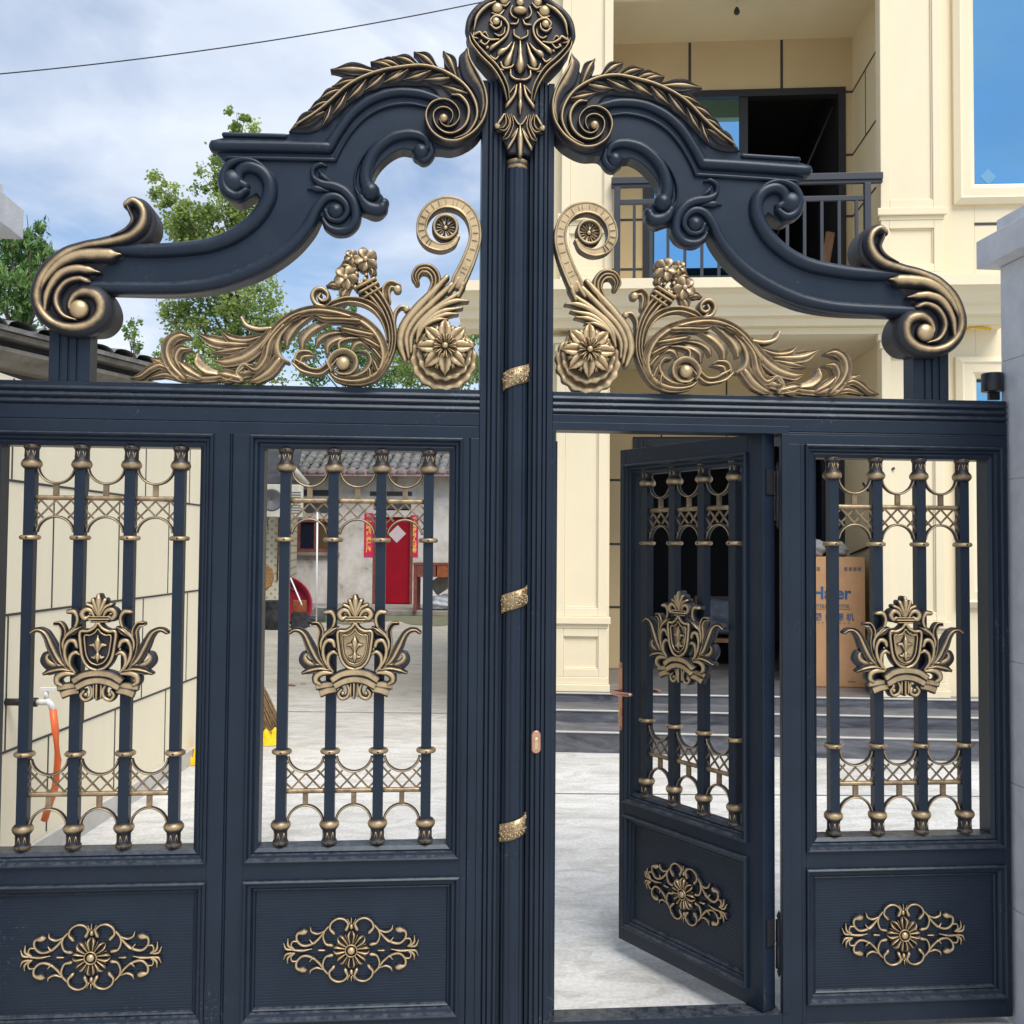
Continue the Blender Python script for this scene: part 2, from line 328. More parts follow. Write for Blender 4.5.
    def mesh(s, name, mats, bevel=0):
        me = bpy.data.meshes.new(name); me.from_pydata(s.v, [], s.f)
        for m in (mats if isinstance(mats, (list, tuple)) else [mats]): me.materials.append(m)
        me.polygons.foreach_set('material_index', s.mi); me.polygons.foreach_set('use_smooth', s.sm)
        at = me.attributes.new('gilt', 'FLOAT', 'POINT'); at.data.foreach_set('value', s.g)
        bm = bmesh.new(); bm.from_mesh(me); bmesh.ops.recalc_face_normals(bm, faces=bm.faces); bm.to_mesh(me); bm.free()
        me.update(); return me

def thing(name, label, cat, loc=(0, 0, 0), rz=0, group=None):
    o = bpy.data.objects.new(name, None); COL.objects.link(o); o.location = loc; o.rotation_euler = (0, 0, rz); o.empty_display_size = .1
    o['label'] = label; o['category'] = cat
    if group: o['group'] = group
    return o
def link(name, me, parent=None, loc=(0, 0, 0), bevel=0, label=None, kind=None, rel=False):
    """rel: the mesh is given in world coordinates although its parent stands elsewhere"""
    o = bpy.data.objects.new(name, me); COL.objects.link(o); o.location = loc
    if parent:
        o.parent = parent
        if rel and parent.type == 'EMPTY':
            o.matrix_parent_inverse = Matrix.Translation(-Vector(rel))
    if bevel:
        b = o.modifiers.new('bevel', 'BEVEL'); b.width = bevel; b.segments = 2; b.limit_method = 'ANGLE'; b.angle_limit = math.radians(40); b.harden_normals = False
    if label: o['label'] = label
    if kind: o['kind'] = kind
    return o
def part(name, mb, m, parent, bevel=0, label=None, rel=False, loc=(0, 0, 0), kind=None):
    return link(name, mb.mesh(name, m), parent, loc, bevel, label, kind, rel)
def single(name, mb, m, label, cat, group=None, bevel=0):
    o = link(name, mb.mesh(name, m), None, bevel=bevel); o['label'] = label; o['category'] = cat
    if group: o['group'] = group
    return o
def structure(name, mb, m, kind='structure'):
    o = link(name, mb.mesh(name, m)); o['kind'] = kind; return o

# ------------------------------------------------------------------ relief strokes
def catmull(P, W, per=7):
    P = np.array(P, float); W = np.array(W, float); n = len(P); out = []; wo = []
    if n == 2:
        for k in range(per+1):
            t = k/per; out.append(P[0]*(1-t)+P[1]*t); wo.append(W[0]*(1-t)+W[1]*t)
        return np.array(out), np.array(wo)
    for i in range(n-1):
        p0 = P[max(i-1, 0)] if i > 0 else 2*P[0]-P[1]; p1 = P[i]; p2 = P[i+1]; p3 = P[i+2] if i+2 < n else 2*P[-1]-P[-2]
        for k in range(per):
            t = k/per
            out.append(.5*((2*p1)+(-p0+p2)*t+(2*p0-5*p1+4*p2-p3)*t*t+(-p0+3*p1-3*p2+p3)*t**3)); 
            tt = t*t*(3-2*t); wo.append(W[i]*(1-tt)+W[i+1]*tt)
    out.append(P[-1]); wo.append(W[-1]); return np.array(out), np.array(wo)
def expandw(w, n):
    if isinstance(w, (int, float)): return [w]*n
    w = list(w)
    if len(w) == n: return w
    xs = np.linspace(0, 1, len(w)); return list(np.interp(np.linspace(0, 1, n), xs, w))
CNT = [0]
PROFS = {   # (u -> height 0..1, gilt 0..1)
    'round': lambda u: (math.sqrt(max(0, 1-u*u)), .0+1.0*max(0, 1-u*u)**1.5),
    'leaf': lambda u: (.55+.28*math.cos(2*PI*u*.92)+.17*(1-abs(u)), .08+.92*(.5+.5*math.cos(2*PI*u*.86))**.8 if abs(u) < .9 else .25),
    'groove': lambda u: (.55+.45*math.cos((abs(u)-.72)*PI/.7) if abs(u) < .95 else .45, (.3+.75*max(0, 1-abs(abs(u)-.72)/.4))),
    'cup': lambda u: (.35+.65*(u+1)/2 if u < .8 else .9*(1-u)/.2+.1, .2+.8*max(0, 1-abs(u-.55)/.7)),
    'vee': lambda u: (.45+.55*math.sin(min(1, abs(u)*1.5)*PI*.62)*(1 if abs(u) < .9 else .6), 0 if abs(u) < .1 else (1 if abs(u) < .85 else .3)),
    'band': lambda u: (.72+.28*max(0, 1-abs(abs(u)-.84)/.16), .35 if .55 < abs(u) < .72 else (.9 if abs(u) < .95 else .2)),
    'ridge': lambda u: ((math.sin((u+1)/2*PI))**.8*(.8+.2*u), max(0, 1-abs(u-.18)/.72)**.8),
    'flat': lambda u: (1. if abs(u) < .8 else .5, .85 if abs(u) < .75 else .2),
    'plain': lambda u: (math.sqrt(max(0, 1-u*u)), .0),
    'flute': lambda u: (.6+.4*math.cos(u*3*PI), .45+.5*math.cos(u*3*PI)),
}
def stroke(mb, P, W, yf, yb, H, prof='round', Mx=0, per=7, g0=0., g1=1., tip=True):
    """a raised band in the xz plane; y<0 is towards the viewer"""
    Mx = Mx or (12 if prof in ('leaf', 'groove', 'vee') else 8)
    CNT[0] += 1; yf = yf-.00013*(CNT[0] % 17); yb = yb+.00011*(CNT[0] % 13)
    C, w = catmull(P, W, per); n = len(C)
    T = np.gradient(C, axis=0); T /= (np.hypot(T[:, 0], T[:, 1])[:, None]+1e-9)
    rows = [(C[i], T[i], w[i], 1.) for i in range(n)]
    if tip:
        st = []; en = []
        for e in (80, 55, 28):
            s_, c_ = math.sin(math.radians(e)), math.cos(math.radians(e))
            st.append((C[0]-T[0]*w[0]*s_, T[0], w[0]*max(c_, .12), max(c_, .3)))
            en.insert(0, (C[-1]+T[-1]*w[-1]*s_, T[-1], w[-1]*max(c_, .12), max(c_, .3)))
        rows = st+rows+en
    wm = max(w); vs = []; gg = []; m = Mx+3; fn = PROFS[prof]
    for (c, t, ww, k) in rows:
        nrm = np.array([-t[1], t[0]]); hk = H*k*min(1., (ww/wm)**.6+.08)
        for j in range(Mx+1):
            u = -1+2*j/Mx; h, g = fn(u); q = c+nrm*ww*u
            vs.append((q[0], yf-hk*h, q[1])); gg.append(g0+(g1-g0)*min(1, max(0, g)))
        for u in (1, -1):
            q = c+nrm*ww*u*.98; vs.append((q[0], yb, q[1])); gg.append(g0)
    N = len(rows)
    fs = [(i*m+j, i*m+(j+1) % m, (i+1)*m+(j+1) % m, (i+1)*m+j) for i in range(N-1) for j in range(m)]
    fs += [tuple(range(m)), tuple((N-1)*m+j for j in reversed(range(m)))]
    mb.add(vs, fs, gg, True)
def ball(mb, c, r, yf, g=.9, ry=None, rz=None, n=14, yb=None):
    """half bead bulging towards the viewer, c=(x,z)"""
    ry = ry if ry is not None else r*.8; rz = rz or r; vs = []; gg = []; K = 6
    for k in range(K+1):
        a = PI/2*k/K
        for i in range(n):
            b = 2*PI*i/n; vs.append((c[0]+r*math.cos(a)*math.cos(b), yf-ry*math.sin(a), c[1]+rz*math.cos(a)*math.sin(b))); gg.append(min(1, .15+g*math.sin(a)**.6) if k else .1)
    fs = [(k*n+i, k*n+(i+1) % n, (k+1)*n+(i+1) % n, (k+1)*n+i) for k in range(K) for i in range(n)]
    o = len(vs)
    for i in range(n):
        b = 2*PI*i/n; vs.append((c[0]+r*math.cos(b), yb if yb is not None else yf+.004, c[1]+rz*math.sin(b))); gg.append(.05)
    fs += [(i, o+i, o+(i+1) % n, (i+1) % n) for i in range(n)]+[tuple(o+i for i in range(n))]
    mb.add(vs, fs, gg, True)
class Crop:
    """reads measurements taken on an enlarged detail of the photograph onto the gate's plane"""
    def __init__(s, x0, y0, sc, y): s.x0, s.y0, s.sc, s.y = x0, y0, sc, y; s.k = sc*.0034
    def p(s, c): return G(s.x0+c[0]*s.sc, s.y0+c[1]*s.sc, s.y)
    def st(s, mb, pts, hw, H=.012, prof='round', dy=0., yb=.02, **k):
        P = [s.p(c) for c in pts]; W = [w*s.k for w in expandw(hw, len(pts))]
        stroke(mb, P, W, s.y+dy, yb, H, prof, **k)
    def ball(s, mb, c, r, dy=0., g=.95, **k): ball(mb, s.p(c), r*s.k, s.y+dy, g, **k)

XC = .3125                       # the gate's axis of symmetry
TH = .09                         # thickness of the frames
PR_W = [(0, .006), (0, -.010), (.005, -.0135), (.010, -.011), (.016, .002), (.023, .0035), (.027, .010), (.033, .0075), (.038, .011), (.045, .016), (.045, TH-.004), (.02, TH-.004)]
PR_P = [(0, .006), (0, -.010), (.005, -.0135), (.010, -.011), (.016, .001), (.025, .004), (.029, .012), (.034, .009), (.038, .012), (.042, .022), (.042, .05), (.01, .05)]
ZW0, ZW1, ZP0, ZP1 = .6145, 2.0327, .0957, .5571
# ------------------------------------------------------------------ shared meshes: baluster bars, lattice, emblem, filigree
ZB0, ZB1 = .665, 1.992
def cap_mb(flip=False):
    mb = MB()
    pr = [(.021, 0), (.0255, .002), (.0265, .012), (.0235, .0155), (.0225, .020), (.0225, .046), (.025, .050), (.030, .056), (.0335, .064), (.0325, .072), (.026, .080), (.019, .084)]
    gl = [.0, .4, .5, .0, .25, .3, .05, .35, .75, .8, .35, .0]
    mb.lathe(pr, (0, 0, 0), 22, 'z', gl)
    for k in range(5):                           # engraved strokes on the neck, rivet
        a = -PI/2+(k-2)*.42; sgn = 1 if k % 2 else -1
        p0 = (.0229*math.cos(a), .0229*math.sin(a), .023); p1 = (.0229*math.cos(a+.2*sgn), .0229*math.sin(a+.2*sgn), .043)
        mb.tube([p0, p1], .0014, 5, .8)
    mb.lathe([(.0042, 0), (.0042, .0022), (.002, .003)], (0, -.0262, .007), 8, 'y', [.0, .0, .0])
    if flip: mb.xform(lambda x, y, z: (x, y, -z)); mb.f = [tuple(reversed(f)) for f in mb.f]
    return mb
def collar_mb():
    mb = MB(); mb.lathe([(.018, -.008), (.029, -.0075), (.0335, -.003), (.0335, .003), (.029, .0075), (.018, .008)], (0, 0, 0), 20, 'z', [.2, .6, .8, .8, .6, .2])
    mb.lathe([(.0035, 0), (.0035, .002), (.001, .003)], (0, -.033, 0), 8, 'y', [.05, .05, .05]); return mb
ME = {}
ME['bar'] = MB().box(-.017, .017, -.017, .017, ZB0, ZB1).mesh('bar', M['paint'])
ME['foot'] = cap_mb().mesh('foot', M['bronze']); ME['cap'] = cap_mb(True).mesh('cap', M['bronze']); ME['collar'] = collar_mb().mesh('collar', M['bronze'])
PITCH = .1605
def lattice_mb():
    """ornament between two bars seen from the top down: hanging ring, stem, rail, diamond net, arch"""
    mb = MB(); y0, y1 = -.006, .006
    W = PITCH/2-.012
    def arc(cx, cz, r, a0, a1, hw):
        P = [(cx+r*math.cos(math.radians(a0+(a1-a0)*k/10)), cz+r*math.sin(math.radians(a0+(a1-a0)*k/10))) for k in range(11)]
        stroke(mb, P, [hw]*11, -.002, .007, .008, 'round', 6, 2, .1, .85, False)
    arc(0, -.069, .0595, -172, -8, .0042)
    mb.box(-.0085, .0085, y0, y1, -.169, -.1245, .6)
    mb.tube([(-PITCH/2+.014, 0, -.1765), (-PITCH/2+.03, 0, -.1765), (PITCH/2-.03, 0, -.1765), (PITCH/2-.014, 0, -.1765)], .0085, 10, .68)
    arc(0, -.2985, .0595, 172, 8, .0042)
    def arch(x): return -.2985+math.sqrt(max(0, .0595**2-x*x))+.003 if abs(x) < .0595 else -.2985
    for sgn in (1, -1):
        for off in (-.225, -.175, -.125, -.075, -.025, .025, .075, .125, .175, .225):
            o = None; seg = []
            for k in range(60):
                x = -W+2*W*k/59; z = -.184-(.025+sgn*1.05*x)+off
                ok = (-.184 >= z >= max(arch(x)+.002, -.274))
                if ok: seg.append((x, z))
            if len(seg) > 3:
                a, b = seg[0], seg[-1]; d = np.array([b[0]-a[0], b[1]-a[1]]); L = np.hypot(*d); d /= L; nn = np.array([-d[1], d[0]])*.0027
                yy = -.0035*sgn
                mb.obox(((a[0]+b[0])/2, yy, (a[1]+b[1])/2), (d[0]*L/2, 0, d[1]*L/2), (0, .0032, 0), (nn[0], 0, nn[1]))
    return mb
lt = lattice_mb(); ME['lattice_top'] = lt.mesh('lattice', M['bronze'])
lb = lattice_mb(); lb.xform(lambda x, y, z: (x, y, -z)); ME['lattice_low'] = lb.mesh('lattice', M['bronze'])

def sym(fn, mirror_x):
    """run a stroke builder on one half and add its mirror image"""
    mb = MB(); fn(mb); m2 = mb.mirror(mirror_x); out = MB()
    for q in (mb, m2):
        o = len(out.v); out.v += q.v; out.g += q.g; out.f += [tuple(i+o for i in f) for f in q.f]; out.mi += q.mi; out.sm += q.sm
    return out
def shift(mb, dx, dz, dy=0): return mb.xform(lambda x, y, z: (x+dx, y+dy, z+dz))
def join(*ms):
    out = MB()
    for q in ms:
        o = len(out.v); out.v += q.v; out.g += q.g; out.f += [tuple(i+o for i in f) for f in q.f]; out.mi += q.mi; out.sm += q.sm
    return out
EM = Crop(290, 585, .12695, 0.); ex, ez = EM.p((521, 480))
def emblem_leaves(mb):
    st = lambda p, w, *a, **k: EM.st(mb, p, [q*1.2 for q in w], *a, **k)
    st([(10, 372), (45, 352), (90, 358), (130, 395), (175, 490), (225, 585), (300, 665)], [13, 15, 19, 24, 32, 30, 14], .012, 'leaf', .0)
    st([(165, 520), (120, 548), (118, 595), (165, 635), (240, 650), (300, 660)], [8, 22, 30, 32, 28, 14], .011, 'cup', .003)
    st([(110, 690), (170, 668), (250, 655), (330, 668)], [10, 24, 24, 12], .012, 'leaf', -.002)
    st([(340, 690), (270, 688), (222, 712), (215, 752), (248, 778)], [14, 22, 27, 24, 14], .013, 'round', -.002)
    st([(192, 306), (228, 312), (255, 365), (243, 450), (255, 540), (300, 650)], [15, 18, 18, 15, 15, 12], .011, 'groove', .002)
    st([(290, 212), (338, 214), (362, 262), (345, 330), (290, 385), (255, 450), (262, 540)], [16, 20, 15, 13, 15, 13, 8], .012, 'round', .0)
    st([(388, 330), (335, 358), (280, 405)], [6, 24, 8], .012, 'leaf', -.004)
    st([(362, 478), (345, 440), (300, 438), (272, 500), (282, 580), (325, 660)], [16, 20, 18, 16, 16, 12], .012, 'round', -.003)
    st([(385, 540), (350, 524), (315, 555), (312, 620), (350, 680)], [10, 17, 18, 15, 10], .012, 'round', -.003)
    # crown leaves
    st([(450, 248), (420, 262), (400, 228), (425, 197), (465, 205), (492, 252)], [12, 22, 24, 22, 18, 10], .013, 'round', -.004)
    st([(436, 155), (480, 178), (513, 240)], [14, 15, 8], .012, 'round', -.002)
    st([(482, 125), (503, 175), (520, 240)], [18, 20, 9], .013, 'round', -.004)
    # bottom scrolls
    st([(455, 770), (476, 820), (462, 872), (418, 890), (392, 855), (412, 822)], [13, 15, 15, 15, 14, 13], .012, 'round', .0)
    EM.ball(mb, (425, 850), 17, -.002)
    st([(490, 770), (487, 830), (489, 872)], [10, 11, 8], .011, 'round', -.002)
    # ribbon tails
    st([(350, 778), (290, 785), (212, 800)], [20, 24, 22], .010, 'flat', .003, tip=False)
    st([(375, 818), (310, 828), (243, 852)], [24, 26, 28], .010, 'flat', .001, tip=False)
leaves = sym(emblem_leaves, ex)
EM.st(leaves, [(524, 92), (527, 130), (524, 240)], [22, 34, 10], .017, 'round', -.006)
EM.st(leaves, [(515, 770), (513, 885)], [13, 11], .014, 'round', -.004)
EM.st(leaves, [(450, 250), (600, 250)], 8, .012, 'round', -.004); EM.st(leaves, [(452, 269), (602, 269)], 11, .014, 'round', -.006); EM.st(leaves, [(468, 289), (590, 289)], 9, .012, 'round', -.004)
shl = [(521, 297), (490, 337), (445, 360), (390, 368), (394, 470), (412, 570), (455, 635), (521, 662)]
def shield_rim(mb):
    EM.st(mb, shl, 17, .016, 'round', -.004, tip=False)
    EM.st(mb, [(521+(x-521)*.74, 485+(z-485)*.76) for x, z in shl], 9, .013, 'round', -.005, tip=False)
rim = sym(shield_rim, ex)
hp = [EM.p(c) for c in shl]; full = hp+[(2*ex-x, z) for x, z in reversed(hp[1:-1])]
field = MB().plate(full, -.006, .02, .002, .86); fieldd = MB().plate(full, -.006, .02, .002, .12)
def fleur_half(mb):
    EM.st(mb, [(516, 510), (498, 470), (466, 468)], [14, 22, 13], .008, 'round', -.008, .0); EM.st(mb, [(516, 535), (496, 562), (478, 560)], [11, 18, 10], .008, 'round', -.008, .0)
fleur = sym(fleur_half, ex)
EM.st(fleur, [(521, 398), (521, 450), (521, 520)], [8, 32, 14], .012, 'round', -.008, .0); EM.st(fleur, [(521, 515), (521, 560), (521, 600)], [10, 26, 6], .011, 'round', -.008, .0)
ribb = MB()
EM.st(ribb, [(338, 745), (420, 696), (521, 682), (622, 696), (704, 745)], 30, .012, 'flat', -.008, tip=False)
EM.st(ribb, [(360, 792), (440, 752), (521, 738), (602, 752), (682, 792)], 31, .012, 'flat', -.006, tip=False)
for q in (leaves, rim, field, fieldd, fleur, ribb): shift(q, -ex, -ez)
ME['emblem'] = leaves.mesh('emblem', M['bronze']); ME['ribbon'] = ribb.mesh('ribbon', M['bronze'])
ME['shield'] = join(rim, field).mesh('shield', M['bronze']); ME['shield_dark'] = join(rim, fieldd).mesh('shield', M['bronze']); ME['fleur'] = fleur.mesh('fleur_de_lis', M['bronze'])
# filigree of the lower panels
FI = Crop(275, 900, .146484, .02); fx, fz = FI.p((522, 325))
def fil_q(mb):
    st = lambda p, w, *a, **k: FI.st(mb, p, [q*1.18 for q in w], *a, yb=.026, **k)
    st([(487, 186), (500, 150), (475, 120), (430, 114), (388, 140), (376, 180), (402, 212)], [14, 10, 9, 9, 9, 10, 13], .012)
    st([(385, 150), (345, 192), (300, 250), (245, 290), (190, 298), (152, 262), (155, 218), (198, 206)], [6, 9, 10, 10, 10, 10, 11, 22], .012)
    st([(345, 190), (330, 235), (348, 285), (388, 295)], [6, 9, 9, 13], .011); st([(335, 200), (290, 216), (252, 202), (244, 178)], [5, 9, 9, 4], .010)
    st([(300, 255), (262, 282), (240, 260)], [6, 10, 5], .010)
    st([(152, 268), (122, 270), (113, 298), (135, 322)], [6, 7, 7, 6], .009)
    st([(125, 322), (92, 295), (90, 255)], [9, 11, 4], .010); st([(112, 325), (78, 318), (62, 285)], [8, 10, 4], .010)
    st([(512, 150), (498, 118)], [6, 3], .008)
fq = MB(); fil_q(fq); fm = fq.mirror(fx); f4 = join(fq, fm)
fv = join(f4); fv.xform(lambda x, y, z: (x, y, 2*fz-z)); fv.f = [tuple(reversed(f)) for f in fv.f]
fil = join(f4, fv)
for sg in (1, -1):
    FI.st(fil, [(522-sg*400, 326), (522-sg*335, 330), (522-sg*270, 320)], [9, 12, 4], .010, yb=.026); FI.st(fil, [(522-sg*220, 327), (522-sg*182, 328)], [10, 7], .010, yb=.026)
    FI.ball(fil, (522, 325-sg*155), 13, 0, ry=.01, rz=.010); FI.st(fil, [(522, 325-sg*185), (522, 325-sg*215)], [8, 4], .009, yb=.026)
flw = MB()
for k in range(8):
    a = k*PI/4; ca, sa = math.cos(a), math.sin(a)
    FI.st(flw, [(522+45*ca, 325+45*sa), (522+98*ca, 325+98*sa)], [14, 27], .018, 'groove', yb=.026)
    ca, sa = math.cos(a+PI/8), math.sin(a+PI/8); FI.st(flw, [(522+50*ca, 325+50*sa), (522+105*ca, 325+105*sa)], [3, 4], .007, yb=.026)
FI.st(flw, [(522+40*math.cos(k*PI/6), 325+40*math.sin(k*PI/6)) for k in range(13)], 7, .017, yb=.026, tip=False); FI.ball(flw, (522, 325), 27, -.012, ry=.012)
for q in (fil, flw): shift(q, -fx, -fz, -.02)
ME['filigree'] = fil.mesh('filigree', M['bronze']); ME['filigree_flower'] = flw.mesh('flower', M['bronze'])

def put(name, key, parent, loc, label=None): return link(name, ME[key], parent, loc, label=label)
def bars_panel(root, xm, off, yb=.03, dark=False):
    """four bars with caps, feet, collars, six lattices and the emblem; coordinates relative to root"""
    ox, oy, oz = off
    for k in range(4):
        x = xm+(k-1.5)*PITCH-ox
        b = link('bar', ME['bar'], root, (x, yb-oy, -oz))
        put('foot', 'foot', b, (0, 0, ZB0-.0005)); put('cap', 'cap', b, (0, 0, ZB1+.0005)); put('collar', 'collar', b, (0, 0, ZB1-.3085)); put('collar', 'collar', b, (0, 0, ZB0+.3085))
    for k in range(3):
        x = xm+(k-1)*PITCH-ox
        put('lattice', 'lattice_top', root, (x, yb-oy, ZB1-oz)); put('lattice', 'lattice_low', root, (x, yb-oy, ZB0-oz))
    zc = ez
    e = link('emblem', ME['emblem'], root, (xm-ox, yb-.017-.0215-oy, zc-oz))
    put('shield', 'shield_dark' if dark else 'shield', e, (0, 0, 0), 'blackened shield field' if dark else None); put('fleur_de_lis', 'fleur', e, (0, 0, 0)); put('ribbon', 'ribbon', e, (0, 0, 0))
def filigree(root, xm, off, y):
    f = link('filigree', ME['filigree'], root, (xm-off[0], y-off[1]-.004, (ZP0+ZP1)/2-.006-off[2])); put('flower', 'filigree_flower', f, (0, 0, 0))
def panel(root, x0, x1, off, z0=ZP0, z1=ZP1):
    rel = off if any(off) else False
    mb = MB().box(x0+.036, x1-.036, .0205, .045, z0+.036, z1-.036)
    pn = part('panel', mb, M['ribs'], root, rel=off)
    m2 = MB().frame(x0, x1, z0, z1, PR_P); part('moulding', m2, M['paint'], pn, .0)

# ------------------------------------------------------------------ gate frame pieces
def rail_profile(zb=2.0335):
    """front of the top beam: (y, z) with three grooves and a fine line"""
    P = [(TH, zb), (0, zb), (0, 2.074), (.004, 2.0755), (0, 2.077), (0, 2.121)]
    for z in (2.1235, 2.146, 2.168): P += [(.0065, z), (.0065, z+.004), (-.0035, z+.0045), (-.0045, z+.009), (0, z+.0175)]
    P += [(0, 2.2), (TH, 2.2)]; return P
def vgroove(x0, x1, grooves, y=0., d=.006):
    P = [(x0, TH), (x0, y)]
    for g in grooves: P += [(g-.002, y), (g-.0012, y+d), (g+.0012, y+d), (g+.002, y)]
    P += [(x1, y), (x1, TH)]; return P
def post_profile(sg):
    """stepped half of the centre post, from the leaf side to the astragal"""
    q = [(.187, TH), (.187, -.004), (.2075, -.004), (.2085, .006), (.2115, .006), (.2125, -.010), (.222, -.010), (.223, -.001), (.226, -.001), (.227, -.014), (.240, -.014), (.241, -.003), (.245, -.003), (.246, -.012), (.256, -.012), (.258, .01), (.270, .01), (.270, TH)]
    return q if sg < 0 else [(2*XC-x, y) for x, y in reversed(q)]
X1L, X1R, X2L, X2R = -1.4316, -.6997, -.5801, .1318
RDL, RDR, R2L, R2R = .450, 1.2475, 1.3326, 2.0566

# ================================================================== LEFT LEAF
LO = (-.63, 0, 0)
left = thing('gate_leaf', 'closed left leaf of the navy gate, two barred windows, gilt crest over its centre post', 'gate leaf', LO, group='leaves of the double gate')
mb = MB()
mb.prof(rail_profile(), -1.47, .187, 'x')
mb.prof(vgroove(X1R, X2L, [-.645, -.638], .0), .03, 2.0335)
mb.prof(vgroove(X2R, .187, [.155], .0), .03, 2.0335)
mb.prof([(-1.47, TH), (-1.47, 0), (X1L, 0), (X1L, TH)], .03, 2.0335)
for (a, b) in ((X1L, X1R), (X2L, X2R)):
    mb.box(a, b, .0, TH, ZP1, ZW0); mb.box(a, b, 0, TH, .03, ZP0)
part('frame', mb, M['paint'], left, .0015, rel=LO)
mb = MB().prof(post_profile(-1), .02, 3.275); mb.box(.2705, .3545, .03, .075, .02, 3.27)
part('post', mb, M['paint'], left, .001, rel=LO)
for i, (a, b) in enumerate(((X1L, X1R), (X2L, X2R))):
    part('window_moulding', MB().frame(a, b, ZW0, ZW1, PR_W), M['paint'], left, rel=LO)
    xm = (a+b)/2
    bars_panel(left, xm+(.012 if i == 0 else 0), LO, .032, dark=(i == 0)); panel(left, a, b, LO); filigree(left, xm+(.004 if i == 0 else 0), LO, .0205)
# fluted half-round over the meeting stiles
ast = MB(); n = 48; ring = []
for k in range(n+1):
    a = PI*k/n; r = .0375+.0028*abs(math.sin(a*5.5))
    ring.append((XC-.003-r*math.cos(a), .004-r*math.sin(a)))
ring += [(XC+.0345, .03), (XC-.0405, .03)]
ast.prof(ring, .02, 2.965)
A = part('astragal', ast, M['paint'], left, rel=LO)
for pz in (376, 600, 830):
    x, z = G(516, pz, -.036); b = MB(); vs = []; gg = []; K = 26
    for k in range(K+1):
        a = PI*.02+PI*.96*k/K; tw = (k/K-.5)*.040
        for zz in (-.03, .03):
            for r in (.0405, .0455):
                wob = .0012*math.sin(k*2.1+zz*300)
                vs.append((XC-.003-(r+wob)*math.cos(a), .004-(r+wob)*math.sin(a), z+tw+zz)); gg.append(.75 if r > .042 else .1)
    fs = []
    for k in range(K):
        o = k*4; fs += [(o+1, o+5, o+7, o+3), (o, o+2, o+6, o+4), (o, o+4, o+5, o+1), (o+2, o+3, o+7, o+6)]
    fs += [(0, 1, 3, 2), (K*4, K*4+2, K*4+3, K*4+1)]
    b.add(vs, fs, gg, True)
    rr = random.Random(pz)
    for k in range(70):                       # chased relief on the wrap
        a = PI*(.06+.88*rr.random()); zz = rr.uniform(-.025, .025); tw = (a/PI-.5)*.040; r = .0455
        px_, py_, pz_ = XC-.003-r*math.cos(a), .004-r*math.sin(a), z+tw+zz
        b.lathe([(.0035, -.002), (.003, .002), (.001, .0035)], (px_, py_, pz_), 6, 'y', [.3, .9, 1.])
    part('wrap_band', b, M['bronze'], A, rel=LO)
# ------------------------------------------------------------------ crest above the centre post
KR = Crop(460, 0, .117188, -.03); kx = G(520.3, 60, -.03)[0]
half = [(250, 20), (160, 75), (95, 150), (60, 260), (80, 365), (140, 465), (225, 565), (305, 645), (365, 740), (392, 850), (385, 930), (330, 1060), (300, 1080), (310, 1120), (370, 1130), (375, 1200), (420, 1310)]
topz = [(430, -120), (350, -60)]
hp = [KR.p((c[0], c[1])) for c in topz+half]
